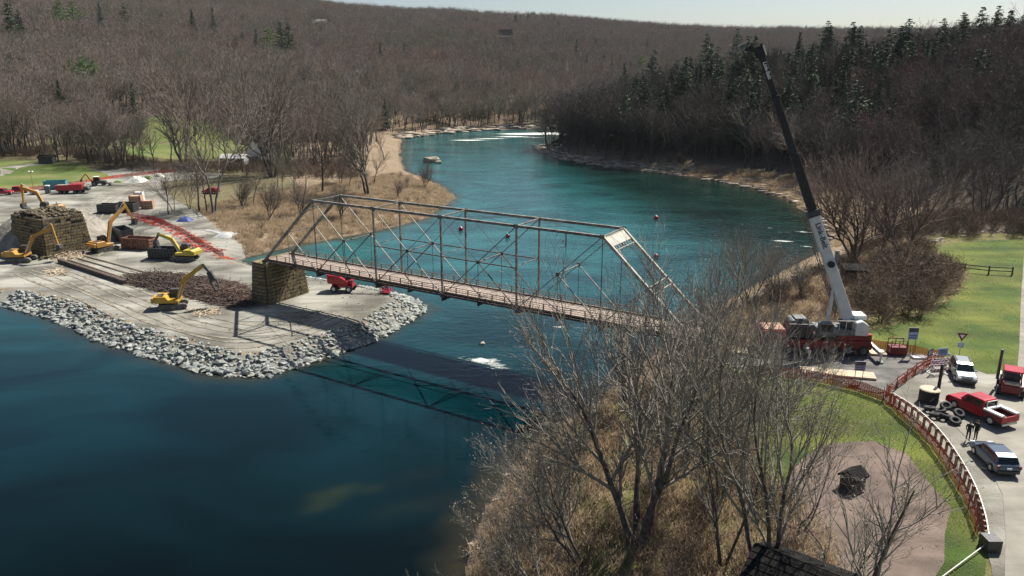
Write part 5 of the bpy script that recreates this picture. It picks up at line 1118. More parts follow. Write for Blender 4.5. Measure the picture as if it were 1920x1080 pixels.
brushpile('debris_pile', pxs([(75, 478), (140, 468), (165, 482), (110, 492)], 1.7), 240, 'broken timber scattered at the foot of the ruined abutment', M['ply'], (.6, 2.4), .07, .6)
# red fences on the far left
netfence(pxs([(238, 402), (290, 412), (345, 436), (385, 462), (420, 478)], 1.8), 1.0, 'rednet', 'sagging red net fence along the far edge of the work pad', None, strips=6)
netfence(pxs([(40, 352), (80, 347), (150, 338), (230, 325), (330, 316)], 2.8), 1.1, 'rednet', 'red net fence between the far gravel and the meadow', None, strips=6, post_every=5)
o = brushpile('fallen_net', pxs([(242, 404), (292, 410), (350, 432), (395, 458), (440, 480), (420, 486), (360, 462), (300, 424), (245, 412)], 1.8), 260, 'strips of fallen red netting on the gravel edge', M['rednet'], (1, 3), .07, .3, 'netting')

# ------------------------------------------------------------------ vegetation
def grow(seed, H, r0, lean=(0, 0), stems=1, clear=.35, spread=.55, lv=3, kids=(9, 6, 5), lens=(.42, .5, .55), up=.25, wander=.12, minr=.012, droop=0, nseg=(7, 4, 3, 2), twigr=.01, rtap=.45):
    r = random.Random(seed); out = [[] for _ in range(lv+1)]
    def br(p, d, L_, rad, l):
        n = nseg[min(l, len(nseg)-1)]; s_ = L_/n; pts = []
        for i in range(n):
            d = (d+Vector((r.gauss(0, wander), r.gauss(0, wander), r.gauss(0, wander*.6)+up*(.35 if l else .1)))).normalized()
            q = p+d*s_; ra = rad*(1-(1-rtap)*i/n) if l == 0 else max(rad*(1-.8*i/n), twigr); rb = rad*(1-(1-rtap)*(i+1)/n) if l == 0 else max(rad*(1-.8*(i+1)/n), twigr*.6)
            if l == 0: ra = rad*(1-.82*(i/n)**.8); rb = rad*(1-.82*((i+1)/n)**.8)
            out[l].append((tuple(p), tuple(q), ra, rb)); pts.append((p, q, d, ra, (i+.5)/n)); p = q
        if l < lv:
            K = kids[l]
            for k in range(K):
                t = (clear if l == 0 else .15)+(1-(clear if l == 0 else .15))*((k+r.random())/K); i = min(int(t*n), n-1); a, b, dd, ra, _ = pts[i]; q = a.lerp(b, t*n-i)
                ax = dd.orthogonal().normalized(); ax.rotate(Matrix.Rotation(k*2.4+r.uniform(0, 1.2), 3, dd)); ang = spread*r.uniform(.7, 1.35)*(1.0 if l else 1.15-.35*t)
                nd = (dd*math.cos(ang)+ax*math.sin(ang)); nd.z -= droop; nd.normalize()
                LL = L_*lens[l]*r.uniform(.65, 1.2)*((.55+.85*math.sin(math.pi*min(1, max(0, (t-clear)/(1-clear)*.8+.15)))) if l == 0 else (1.2-.6*t)); br(q, nd, LL, min(ra*.72, rad*.55), l+1)
    for s in range(stems):
        a = 6.28*s/stems+r.uniform(0, .6); o = .0 if stems == 1 else r.uniform(.18, .42)
        d = Vector((lean[0]+math.cos(a)*o, lean[1]+math.sin(a)*o, 1)).normalized(); br(Vector((math.cos(a)*r0*.6*(stems > 1), math.sin(a)*r0*.6*(stems > 1), -.3)), d, H*(r.uniform(.72, .95) if stems > 1 else .85), r0*(1 if stems == 1 else .62), 0)
    return out
def tree_meshes(seed, n_tr=5, split=1, m=('bark', 'twig'), bud=0, **kw):
    o = grow(seed, **kw); A = sum(o[:split], []); Vt, Qt, _ = seg_mesh(A, n_tr); tm = npmesh('trunk', Vt, Qt, None, m[0], link=False, smooth=True)
    crown = []; B3 = sum(o[split:-1], []); T2 = o[-1]; v1, q1, _ = seg_mesh(B3, 3) if B3 else (np.zeros((0, 3)), np.zeros((0, 4), int), None); v2, q2, _ = seg_mesh(T2, 2)
    vs = np.vstack([v1, v2]); qs = np.vstack([q1, q2+len(v1)])
    tris = None
    if bud:
        e = np.array([s[1] for s in T2]); e = e[nrg.random(len(e)) < bud]; e = np.repeat(e, 2, 0)+nrg.normal(0, .05, (len(e)*2, 3)); k = len(e); w_ = nrg.normal(0, .045, (k, 3, 3)); tv = (e[:, None]+w_).reshape(-1, 3)
        bm_ = (tv, np.arange(k*3).reshape(-1, 3))
    cm = npmesh('crown', vs, qs, None, m[1], link=False)
    b = npmesh('buds', bm_[0], None, bm_[1], 'bud', link=False) if bud else None
    return tm, cm, b
def one_mesh(seed, m=('bark_hill', 'twig_hill'), **kw):
    o = grow(seed, **kw); v1, q1, _ = seg_mesh(o[0], 3); v2, q2, _ = seg_mesh(sum(o[1:], []), 2); me = npmesh('bare_tree', np.vstack([v1, v2]), np.vstack([q1, q2+len(v1)]), None, m[0], link=False)
    me.materials.append(M[m[1]]); mi = np.zeros(len(q1)+len(q2), np.int32); mi[len(q1):] = 1; me.polygons.foreach_set('material_index', mi); return me
def conifer(seed, H, rad, kind='pine', m='needle', dens=1.0, link=False):
    r = random.Random(seed); rg = np.random.default_rng(seed); segs = []; T = []
    n = int((26 if kind == 'pine' else 40)*dens); ls = []
    for k in range(n):
        t = (.28 if kind == 'pine' else .10)+(.72 if kind == 'pine' else .9)*k/n; z = H*t
        prof = (1-t)**.7*(.75+.5*r.random()) if kind == 'pine' else (1-t)**.95*(.85+.3*r.random())
        L_ = max(rad*prof*1.25, .25)
        for j in range(4 if kind == 'pine' else 5):
            if kind == 'pine' and r.random() < .22: continue
            a = k*1.9+j*6.28/(4 if kind == 'pine' else 5)+r.uniform(-.4, .4); el = r.uniform(.0, .3) if kind == 'pine' else r.uniform(-.35, -.05); LL = L_*r.uniform(.7, 1.15)
            d = np.array([math.cos(a)*math.cos(el), math.sin(a)*math.cos(el), math.sin(el)]); p0 = np.array([0, 0, z]); p1 = p0+d*LL; ls.append((tuple(p0), tuple(p1), .05, .02))
            c = max(3, int(LL*(4.5 if kind == 'pine' else 5)))
            tt = rg.uniform(.25, 1.05, c)[:, None]; cen = p0+(p1-p0)*tt+rg.normal(0, .16*LL**.5, (c, 3))*np.array([1, 1, .45]); T.append((cen, np.full(c, (.52 if kind == 'pine' else .46)*(H/18))))
    cen = np.vstack([c for c, _ in T]); sz = np.concatenate([s for _, s in T])[:, None, None]; k = len(cen)
    # each needle spray: two narrow slivers
    w_ = rg.normal(0, 1, (k, 2, 3)); w_ /= np.linalg.norm(w_, axis=2, keepdims=True); w_[:, :, 2] *= .5; w2 = rg.normal(0, 1, (k, 2, 3)); w2[:, :, 2] *= .5
    c_ = cen[:, None]; a_ = c_-w_*sz; b_ = c_+w_*sz; e_ = c_+w2*sz*.45; tv = np.stack([a_, b_, e_], 2).reshape(-1, 3); tt = np.arange(len(tv)).reshape(-1, 3)
    v0, q0, _ = seg_mesh([((0, 0, -.3), (0, 0, H*.55), H*.016, H*.010), ((0, 0, H*.55), (0, 0, H*.99), H*.010, .02)], 5)
    tm = npmesh('trunk', v0, q0, None, 'bark', link=False); vb, qb, _ = seg_mesh(ls, 2)
    cm = npmesh('crown', np.vstack([tv, vb]), qb+len(tv), tt, m, link=False)
    return tm, cm
def whole(tm, cm, name):
    vs, qs, ts, mi, n = [], [], [], [], 0
    bm = bmesh.new(); bm.from_mesh(tm); k = len(bm.faces); bm.from_mesh(cm); bm.faces.ensure_lookup_table()
    for i, f in enumerate(bm.faces): f.material_index = 0 if i < k else 1
    me = bpy.data.meshes.new(name); bm.to_mesh(me); bm.free(); me.materials.append(tm.materials[0]); me.materials.append(cm.materials[0]); return me

# --- GN scatter for uncountable growth
def scatter(name, pts, meshes, label, cat, zrot=True):
    """pts: rows of x,y,z,scale,tilt ; one object"""
    pts = np.asarray(pts, float); c = bpy.data.collections.new(name+'_kinds')
    for i, me in enumerate(meshes): o = bpy.data.objects.new(name+'_%02d' % i, me); c.objects.link(o)
    me = bpy.data.meshes.new(name); me.vertices.add(len(pts)); me.vertices.foreach_set('co', pts[:, :3].astype(np.float32).ravel())
    a = me.attributes.new('scl', 'FLOAT', 'POINT'); a.data.foreach_set('value', pts[:, 3].astype(np.float32))
    a = me.attributes.new('kind_index', 'INT', 'POINT'); a.data.foreach_set('value', nrg.integers(0, len(meshes), len(pts)).astype(np.int32))
    a = me.attributes.new('rot', 'FLOAT_VECTOR', 'POINT'); rv = np.zeros((len(pts), 3), np.float32); rv[:, 2] = nrg.uniform(0, 6.28, len(pts)); rv[:, 0] = nrg.normal(0, .05, len(pts)); a.data.foreach_set('vector', rv.ravel())
    o = bpy.data.objects.new(name, me); COL.objects.link(o)
    ng = bpy.data.node_groups.new(name, 'GeometryNodeTree'); ng.interface.new_socket('Geometry', in_out='INPUT', socket_type='NodeSocketGeometry'); ng.interface.new_socket('Geometry', in_out='OUTPUT', socket_type='NodeSocketGeometry')
    N = ng.nodes; L = ng.links; gi = N.new('NodeGroupInput'); go = N.new('NodeGroupOutput'); ip = N.new('GeometryNodeInstanceOnPoints'); ci = N.new('GeometryNodeCollectionInfo'); ci.inputs['Collection'].default_value = c; ci.inputs['Separate Children'].default_value = True; ci.inputs['Reset Children'].default_value = True
    def na_(n, t): x = N.new('GeometryNodeInputNamedAttribute'); x.data_type = t; x.inputs['Name'].default_value = n; return x.outputs[0]
    mp = N.new('GeometryNodeMeshToPoints'); L.new(gi.outputs[0], mp.inputs[0]); L.new(mp.outputs[0], ip.inputs['Points']); L.new(ci.outputs[0], ip.inputs['Instance']); ip.inputs['Pick Instance'].default_value = True
    L.new(na_('kind_index', 'INT'), ip.inputs['Instance Index']); L.new(na_('rot', 'FLOAT_VECTOR'), ip.inputs['Rotation']); L.new(na_('scl', 'FLOAT'), ip.inputs['Scale']); L.new(ip.outputs[0], go.inputs[0])
    md = o.modifiers.new('scatter', 'NODES'); md.node_group = ng
    return tag(o, label, cat, kind='stuff')

def stand_mat(name, cols):
    m = mat(name, (1, 1, 1), rough=.95); nt = m.node_tree; N = nt.nodes; L = nt.links; oi = N.new('ShaderNodeObjectInfo'); nz = N.new('ShaderNodeTexNoise'); nz.inputs['Scale'].default_value = .011; nz.inputs['Detail'].default_value = 3; L.new(oi.outputs['Location'], nz.inputs['Vector'])
    a = N.new('ShaderNodeMath'); a.operation = 'MULTIPLY_ADD'; a.inputs[1].default_value = .45; L.new(oi.outputs['Random'], a.inputs[0]); L.new(nz.outputs['Fac'], a.inputs[2]); b_ = N.new('ShaderNodeMapRange'); b_.inputs[1].default_value = .35; b_.inputs[2].default_value = 1.05; L.new(a.outputs[0], b_.inputs[0])
    rr = N.new('ShaderNodeValToRGB'); es = rr.color_ramp.elements
    while len(es) < len(cols): es.new(.5)
    for i, c in enumerate(cols): es[i].position = i/(len(cols)-1); es[i].color = (*c, 1)
    L.new(b_.outputs[0], rr.inputs[0]); L.new(rr.outputs[0], N['Principled BSDF'].inputs['Base Color']); return m
M['twig_hill'] = stand_mat('hill_twigs', [(.16, .155, .08), (.22, .195, .145), (.18, .16, .135), (.27, .195, .15), (.24, .215, .19), (.29, .18, .135)])
M['bark_hill'] = stand_mat('hill_bark', [(.04, .036, .03), (.13, .12, .10), (.05, .045, .036), (.17, .155, .13)])
FARB = [one_mesh(50+i, H=17, r0=.34, stems=1, clear=.36, spread=.68, lv=3, kids=(12, 6, 4), lens=(.40, .55, .5), nseg=(5, 3, 2, 1), twigr=.03, up=.18) for i in range(6)]
MIDB = [tree_meshes(70+i, 5, 1, ('bark_hill', 'twig_mid'), H=16, r0=.26, stems=(1, 1, 2, 1, 3, 1)[i], clear=.3, spread=.62, lv=3, kids=(14, 8, 6), lens=(.46, .5, .5), nseg=(7, 4, 3, 2), twigr=.018, up=.32) for i in range(6)]
M['twig_dark'] = stand_mat('shade_toned_twigs', [(.07, .065, .045), (.095, .08, .065), (.08, .075, .065), (.15, .075, .06)])  # darker copy of the hill twigs, the right woods' shade put into the colour
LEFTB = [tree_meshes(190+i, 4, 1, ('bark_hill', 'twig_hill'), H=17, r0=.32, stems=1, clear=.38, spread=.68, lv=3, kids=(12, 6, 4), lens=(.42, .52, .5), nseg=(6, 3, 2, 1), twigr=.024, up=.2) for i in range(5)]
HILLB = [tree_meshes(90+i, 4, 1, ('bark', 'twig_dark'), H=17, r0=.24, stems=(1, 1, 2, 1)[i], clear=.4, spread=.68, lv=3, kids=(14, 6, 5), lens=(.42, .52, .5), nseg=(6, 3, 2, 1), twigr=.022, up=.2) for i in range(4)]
OPENB = [tree_meshes(110+i, 6, 1, ('bark', 'twig_mid'), H=15, r0=.42, stems=(4, 3, 5)[i], clear=.22, spread=.5, lv=3, kids=(15, 8, 6), lens=(.48, .5, .5), nseg=(8, 4, 3, 2), twigr=.014, up=.22) for i in range(3)]
PINE = [conifer(20+i, 20, 4.2, 'pine') for i in range(4)]; HEM = [conifer(30+i, 18, 3.4, 'hemlock') for i in range(3)]; PALE = [conifer(40+i, 15, 3.4, 'hemlock', 'needle_pale') for i in range(2)]
GREEN = []
for i in range(2):
    t_, c_ = conifer(60+i, 12, 4.5, 'pine', 'leafgreen', 1.2); GREEN.append((t_, c_))

def add_tree(meshes, name, loc, s, label, group=None, cat='tree', lean=0, rz=None):
    r_ = empty(name, loc, rnd.uniform(0, 6.28) if rz is None else rz, label, cat, group, s)
    r_.scale = (s*rnd.uniform(.9, 1.1), s*rnd.uniform(.9, 1.1), s)
    if lean: r_.rotation_euler = (lean*math.cos(1), lean, r_.rotation_euler[2])
    for nm, me in zip(('trunk', 'crown', 'buds'), meshes):
        if me: o = bpy.data.objects.new(nm, me); COL.objects.link(o); o.parent = r_; (tag(o, kind='stuff') if nm == 'buds' else 0)
    return r_
def base_on_ground(px, py):
    if py > 175:
        g_ = gat(px, py, 4)
        if abs(project(*g_)[1]-py) < 4: return g_
    return hill_at(px, py, 0) or gat(px, max(py, 180), 4)
TREE_AT = []
ORD = 'first second third fourth fifth sixth seventh eighth ninth tenth eleventh twelfth thirteenth fourteenth fifteenth'.split()+['%s' % w for w in 'sixteenth seventeenth eighteenth nineteenth twentieth'.split()]+['twenty '+w for w in 'first second third fourth fifth sixth seventh eighth ninth'.split()]+['thirtieth']+['thirty '+w for w in 'first second third fourth fifth'.split()]
def ranks(l):
    o = sorted(range(len(l)), key=lambda i: l[i][0]); r_ = [0]*len(l)
    for k, i in enumerate(o): r_[i] = k
    return r_
def ordlab(lst, i, what): return ORD[ranks(lst)[i]]+' from the left of the '+what
def px_tree(px, py, hpx, meshes, H0, name, label, group=None, lean=0):
    p = base_on_ground(px, py); d = project(*p)[2]; H_ = hpx*d/F/.96*(1.45 if name == 'conifer' else 1)
    if name == 'conifer': TREE_AT.append((p.x, p.y))
    return add_tree(meshes, name, p, H_/H0, label, group, lean=lean)
# named trees of the left bank
L1 = [(402, 402, 235, 'tall dark bare tree leaning right beside the blue tarpaulin'), (690, 366, 150, 'broad many stemmed bare tree on the left beach'), (604, 362, 135, 'pale slender forked bare tree left of the broad beach tree'), (512, 332, 180, 'tall dark bare tree in front of the white gabled house'), (345, 308, 140, 'round topped bare tree at the edge of the green meadow'), (322, 305, 90, 'slim bare tree between the meadow and the round topped tree')]
for i, (px, py, h, lab) in enumerate(L1): px_tree(px, py, h, OPENB[i % 3] if i not in (0, 2, 5) else MIDB[(2, 4, 0)[i % 3]], 15 if i not in (0, 2, 5) else 16, 'bare_tree', lab, lean=.06 if i == 0 else 0)
LST = [(375, 398, 120), (388, 400, 105), (325, 396, 75), (316, 402, 80), (356, 392, 70), (476, 382, 70), (530, 362, 60), (552, 364, 65), (574, 345, 60), (520, 350, 70), (640, 345, 70), (702, 345, 60), (655, 350, 60)]
for i, (px, py, h) in enumerate(LST):
    px_tree(px, py, h, MIDB[i % 6], 16, 'bare_tree', ordlab(LST, i, 'slender young trees on the straw left bank'), 'slender young trees on the left bank')
for i, (px, py, h, lab) in enumerate([(505, 408, 60, 'low bare bush just behind the left end of the bridge'), (565, 404, 55, 'low dark bush inside the left portal of the bridge'), (640, 408, 50, 'small bush behind the left truss panel'), (796, 352, 42, 'small bush at the tip of the left beach'), (745, 372, 30, 'tiny bush right of the broad beach tree'), (455, 390, 45, 'bush between the grey sheet and the young trees')]):
    px_tree(px, py, h, OPENB[i % 3], 15, 'bare_bush', lab)
# tree line round the meadow, left
LST = [(8, 292, 120), (30, 292, 105), (48, 290, 110), (62, 290, 100), (84, 292, 120), (110, 305, 90), (165, 304, 100), (178, 306, 95), (196, 309, 90), (208, 306, 100), (223, 300, 120), (240, 312, 80), (263, 318, 75), (290, 318, 90), (160, 298, 80), (125, 300, 85), (140, 296, 90), (270, 306, 85), (430, 318, 110), (455, 322, 100), (470, 300, 110), (540, 315, 130), (560, 322, 120), (590, 318, 110), (610, 300, 110), (635, 310, 100), (660, 300, 110), (372, 300, 110), (400, 298, 120), (640, 280, 100), (690, 285, 90), (720, 300, 60), (585, 290, 110)]
for i, (px, py, h) in enumerate(LST):
    px_tree(px, py, h, MIDB[(i*5) % 6], 16, 'bare_tree', ordlab(LST, i, 'bare trees lining the left meadow'), 'bare trees lining the left meadow')
# right bank
px_tree(1600, 492, 170, OPENB[2], 15, 'bare_tree', 'large dark many trunked tree on the right riverbank beside the shed'); px_tree(1692, 485, 150, OPENB[0], 15, 'bare_tree', 'fine twigged bare tree rising from the russet thicket'); px_tree(1640, 460, 110, OPENB[1], 15, 'bare_tree', 'bare tree behind the large many trunked riverbank tree')
px_tree(1665, 440, 110, OPENB[0], 15, 'bare_tree', 'spreading bare tree at the head of the lawn')
LST = [(1720, 430, 130), (1745, 425, 120), (1785, 420, 150), (1808, 425, 140), (1840, 415, 130), (1855, 422, 150), (1880, 418, 140), (1900, 425, 150), (1918, 430, 130), (1765, 410, 120), (1700, 405, 110), (1825, 400, 120), (1890, 400, 130), (1735, 395, 110), (1950, 425, 150)]
for i, (px, py, h) in enumerate(LST):
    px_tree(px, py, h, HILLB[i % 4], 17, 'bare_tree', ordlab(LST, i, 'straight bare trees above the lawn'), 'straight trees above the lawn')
LST = [(1068, 262, 70), (1075, 268, 75), (1085, 270, 85), (1093, 272, 100), (1100, 275, 90), (1112, 274, 95), (1124, 278, 100), (1135, 276, 95), (1148, 280, 100), (1080, 258, 70), (1105, 262, 85), (1120, 262, 90), (1140, 264, 95), (1160, 282, 95), (1172, 284, 100)]
for i, (px, py, h) in enumerate(LST):
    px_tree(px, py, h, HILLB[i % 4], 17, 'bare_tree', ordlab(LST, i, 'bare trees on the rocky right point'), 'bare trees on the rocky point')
# conifers picked out in the photograph
for px, py, h, st_, lab in ((365, 82, 40, HEM[0], 'dark pointed conifer alone on the left hillside'), (405, 88, 45, PALE[0], 'grey green conifer right of the dark pointed one'), (28, 95, 62, PINE[0], 'tall dark pine at the upper left corner'), (45, 92, 45, PINE[3], 'shorter pine beside the tall corner pine'), (76, 55, 26, PINE[1], 'small dark pine on the upper left slope'), (118, 70, 44, GREEN[0], 'bright green pine left of three on the slope'), (143, 68, 42, GREEN[1], 'bright green pine right of the pair on the slope'), (195, 78, 46, PALE[1], 'pale grey green conifer above the meadow woods'), (238, 66, 38, PINE[2], 'dark flat topped pine right of the pale conifer'), (152, 138, 38, HEM[1], 'dark low conifer above the fresh green clump'), (485, 120, 42, PALE[0], 'left conifer of the green group on the mid slope'), (510, 128, 50, GREEN[0], 'bright green conifer in the middle of the mid slope group'), (532, 130, 56, PINE[0], 'dark green conifer in the mid slope group'), (545, 122, 50, PINE[2], 'right conifer of the green group on the mid slope'), (715, 140, 38, PALE[0], 'pale rounded conifer on the central slope'), (760, 130, 34, PALE[1], 'second pale rounded conifer on the central slope'), (657, 118, 20, PALE[0], 'small pale conifer on the central slope'), (938, 168, 32, PALE[1], 'pale conifer above the far rapids'), (984, 130, 20, PALE[0], 'small grey conifer above the far rapids, right'), (1080, 125, 34, PALE[0], 'tall pale conifer left of the right valley side'), (1100, 145, 28, PALE[1], 'broad pale conifer left of the right valley side'), (1055, 145, 22, PALE[1], 'small pale conifer beside the tall pale one'), (1213, 108, 24, PALE[0], 'lone pale conifer high on the far slope'), (967, 64, 26, HEM[1], 'dark pointed conifer right of the hilltop house'), (976, 52, 16, HEM[2], 'small dark conifer second from the hilltop house'), (990, 56, 22, HEM[0], 'dark conifer third from the hilltop house'), (1168, 215, 62, HEM[0], 'dark tall hemlock at the left edge of the shaded woods'), (1160, 205, 40, HEM[1], 'shorter dark hemlock left of the tall one'), (258, 250, 60, HEM[2], 'dark conifer at the head of the green meadow'), (165, 190, 55, GREEN[0], 'fresh green clump in the left woods, left one'), (185, 192, 50, GREEN[1], 'fresh green clump in the left woods, right one'), (140, 185, 45, GREEN[1], 'small green conifer beside the fresh green clump'), (120, 235, 55, HEM[0], 'dark conifer beside the long barn'), (1200, 150, 30, GREEN[1], 'yellowish green tree near the start of the shaded slope'), (1320, 160, 62, PINE[1], 'spreading dark pine below the crane boom tip, left'), (1375, 165, 70, PINE[0], 'layered light green pine left of the crane boom tip'), (1290, 205, 60, HEM[1], 'dark hemlock on the shaded slope'), (1300, 190, 40, HEM[2], 'second dark hemlock on the shaded slope')):
    px_tree(px, py, h, st_, {id(PALE[0]): 15, id(PALE[1]): 15, id(GREEN[0]): 12, id(GREEN[1]): 12}.get(id(st_), 20 if st_ in PINE else 18), 'conifer', lab)

# forests
CL = [pxs([(-60, 300), (0, 296), (100, 296), (170, 305), (225, 322), (160, 336), (60, 350), (-60, 360)], 3), pxs([(215, 262), (300, 250), (400, 250), (480, 268), (440, 300), (330, 305), (235, 296)], 3.5), PAD, pxs([(140, 336), (250, 322), (380, 312), (430, 316), (420, 335), (180, 350)], 3)]
def forest_pts(n, r0_, r1_, a0, a1, power=2.0):
    a = nrg.uniform(a0, a1, n); u = nrg.random(n); r = (r0_**power+u*(r1_**power-r0_**power))**(1/power); return np.stack([r*np.sin(a), r*np.cos(a)], 1)
Pn = forest_pts(42000, 255, 1440, R(-37), R(37), 1.55)
dr = sdist(Pn, RIVER); dh = -sdist(Pn, HILLR); r_ = np.hypot(Pn[:, 0], Pn[:, 1]); ok = dr > 9
left = Pn[:, 0] < -30
ok &= (r_ > 455) | (dh > -4) | (left & (Pn[:, 1] > 285) & (dr > np.where(Pn[:, 1] > 305, 15, 34)+8*noise2(Pn[:, 0], Pn[:, 1], 20, 1)))
ok &= ~((dh > -30) & (dh < -4))
for c_ in CL: ok &= sdist(Pn, c_) > 1.5
for q in (HH1, HH2): 
    u = np.array([q.x, q.y]); rad = np.linalg.norm(u); un = u/rad; al = Pn@un-rad; pe_ = np.abs(Pn@np.array([un[1], -un[0]])); ok &= ~((al > -115) & (al < 9) & (pe_ < 13))
for q in [base_on_ground(497, 300), base_on_ground(470, 308), base_on_ground(160, 250)]: ok &= np.hypot(Pn[:, 0]-q.x, Pn[:, 1]-q.y) > 11
for q in TREE_AT:
    u = np.array(q); rad = np.linalg.norm(u); un = u/rad; al = Pn@un-rad; pe_ = np.abs(Pn@np.array([un[1], -un[0]])); ok &= ~((al > -(22 if rad > 600 else 10)) & (al < 5) & (pe_ < 5))
thin = (left & (r_ < 400) & (nrg.random(len(Pn)) < .45)); ok &= ~thin
Pn = Pn[ok]; 
# extra density for the shaded right slope
Pr = np.stack([nrg.uniform(15, 420, 9000), nrg.uniform(150, 460, 9000)], 1); dh = -sdist(Pr, HILLR); azr = np.arctan2(Pr[:, 0], Pr[:, 1]); Pr = Pr[(dh > np.where(Pr[:, 1] < 285, 2, -3)) & (azr < R(37)) & (nrg.random(9000) < .5)]
Pa = np.vstack([Pn, Pr]); Za = height(Pa); dh = -sdist(Pa, HILLR); r_ = np.hypot(Pa[:, 0], Pa[:, 1])
cn = noise2(Pa[:, 0], Pa[:, 1], 33, 6); u = nrg.random(len(Pa))
red = (np.arctan2(Pa[:, 0], Pa[:, 1]) > R(26)) & (dh < 105)
iscon = ((dh > 8) & ~(red & (nrg.random(len(Pa)) < .72)) & (u < np.clip(.62+.20*sst(15, 90, dh)+.3*cn, .2, .92))) | ((r_ > 900) & (noise2(Pa[:, 0], Pa[:, 1], 90, 3) > .62) & (u < .25)) | (u < .006)
size = nrg.uniform(.78, 1.2, len(Pa)); 
vis = np.array([project(x, y, z) for (x, y), z in zip(Pa, Za)]); inF = (vis[:, 0] > -20) & (vis[:, 0] < 1940) & (vis[:, 1] > -200) & (vis[:, 1] < 600)
sc = np.where(inF, size/vis[:, 2], 0)
nb = 300-90; nc = 300-45
bi = np.where(~iscon)[0]; bi = bi[np.argsort(-sc[bi])]; ci_ = np.where(iscon)[0]; ci_ = ci_[np.argsort(-sc[ci_])]
hl = lambda i: dh[i] > 0
for k in bi[:nb]:
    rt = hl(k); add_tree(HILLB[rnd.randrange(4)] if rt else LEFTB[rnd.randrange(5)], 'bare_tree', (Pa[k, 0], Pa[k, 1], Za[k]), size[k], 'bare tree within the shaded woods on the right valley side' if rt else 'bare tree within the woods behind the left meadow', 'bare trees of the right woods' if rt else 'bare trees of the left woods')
for k in ci_[:nc]:
    rt = hl(k); pn = rnd.random() < (.25+.6*float(sst(30, 100, dh[k])) if hl(k) else .7)
    lab, gp = ('dark evergreen within the woods on the right valley side', 'evergreens of the right woods') if rt else ('evergreen scattered through the bare woods of the far slopes', 'evergreens of the far slopes')
    add_tree(PINE[rnd.randrange(4)] if pn else HEM[rnd.randrange(3)], 'conifer', (Pa[k, 0], Pa[k, 1], Za[k]), size[k]*rnd.choice([.75, .95, 1.15]), lab, gp)
rest = bi[nb:]; near_ = rest[r_[rest] < 560]; far_ = rest[r_[rest] >= 560]
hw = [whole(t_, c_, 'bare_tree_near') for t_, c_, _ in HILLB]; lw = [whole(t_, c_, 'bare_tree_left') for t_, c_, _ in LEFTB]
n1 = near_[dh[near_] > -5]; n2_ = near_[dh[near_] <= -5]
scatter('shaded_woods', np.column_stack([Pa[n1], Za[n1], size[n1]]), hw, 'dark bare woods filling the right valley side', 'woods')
scatter('near_woods', np.column_stack([Pa[n2_], Za[n2_], size[n2_]]), lw, 'brown bare woods behind the left meadow and the rapids', 'woods')
scatter('far_woods', np.column_stack([Pa[far_], Za[far_], size[far_]*.9]), FARB, 'grey brown bare woods covering the far hills', 'woods')
rc = ci_[nc:]
if len(rc): scatter('far_evergreens', np.column_stack([Pa[rc], Za[rc], size[rc]*.85]), [whole(*PINE[0], 'pine'), whole(*HEM[0], 'hemlock'), whole(*HEM[1], 'hemlock'), whole(*PINE[2], 'pine')], 'dark evergreens dotted over the far hills', 'woods')
print('trees', len(bi), len(ci_), len(near_), len(far_))

def blade_mat(name, cols):
    m = mat(name, (1, 1, 1), rough=.9, rand=cols); nt = m.node_tree; N = nt.nodes; L = nt.links; b = N['Principled BSDF']; src = b.inputs['Base Color'].links[0].from_socket
    tr = N.new('ShaderNodeBsdfTranslucent'); L.new(src, tr.inputs[0]); mx = N.new('ShaderNodeMixShader'); mx.inputs[0].default_value = .5; L.new(b.outputs[0], mx.inputs[1]); L.new(tr.outputs[0], mx.inputs[2]); L.new(mx.outputs[0], N['Material Output'].inputs[0]); return m
M['deadgrass'] = blade_mat('dry_straw_grass', [(.46, .36, .235), (.38, .29, .19), (.52, .41, .28)])
# understorey and grass
def tuft(seed, n, h, sp, m, r_=.012, curve=.3):
    r = random.Random(seed); segs = []
    for _ in range(n):
        x, y = r.gauss(0, sp), r.gauss(0, sp); a = r.uniform(0, 6.28); t = r.uniform(.1, curve+.2); l = h*r.uniform(.5, 1.1); segs.append(((x, y, 0), (x+math.cos(a)*t*l, y+math.sin(a)*t*l, l), r_, r_*.4))
    return npmesh('tuft', *seg_mesh(segs, 2)[:2], None, m, link=False)
STRAW = [tuft(i, 70, .75, .45, 'deadgrass', .03, .7) for i in range(4)]
BRUSH = [one_mesh(200+i, ('brush', 'brush'), H=2.2, r0=.035, stems=6, clear=.1, spread=.7, lv=2, kids=(8, 5), lens=(.6, .55), nseg=(4, 3, 2), twigr=.012, up=.2) for i in range(4)]
def area_pts(poly, n, smin, smax, dmin=.6, extra=None):
    xs = [p[0] for p in poly]; ys = [p[1] for p in poly]; c_ = np.stack([nrg.uniform(min(xs), max(xs), n), nrg.uniform(min(ys), max(ys), n)], 1); k = (sdist(c_, poly) < 0) & (sdist(c_, RIVER) > dmin)
    if extra: k &= extra(c_)
    c_ = c_[k]; return np.column_stack([c_, height(c_), nrg.uniform(smin, smax, len(c_))])
offpad = lambda c_: sdist(c_, PAD) > .8
LB = pxs([(330, 402), (445, 478), (470, 490), (700, 440), (830, 405), (860, 370), (820, 340), (740, 325), (640, 340), (560, 352), (430, 380)], 1.5)
s1 = area_pts(LB, 5500, .7, 1.5, .8, offpad)
BK = [(40, 112), (30, 100), (22, 88), (8.5, 79), (3.5, 74), (1, 67), (-1.5, 60), (-3, 54), (-3, 38), (16, 30), (21, 44), (19, 56), (23, 66), (21, 76), (36, 84), (42, 92)]
s2 = area_pts(BK, 5000, .5, 1.2, .8)
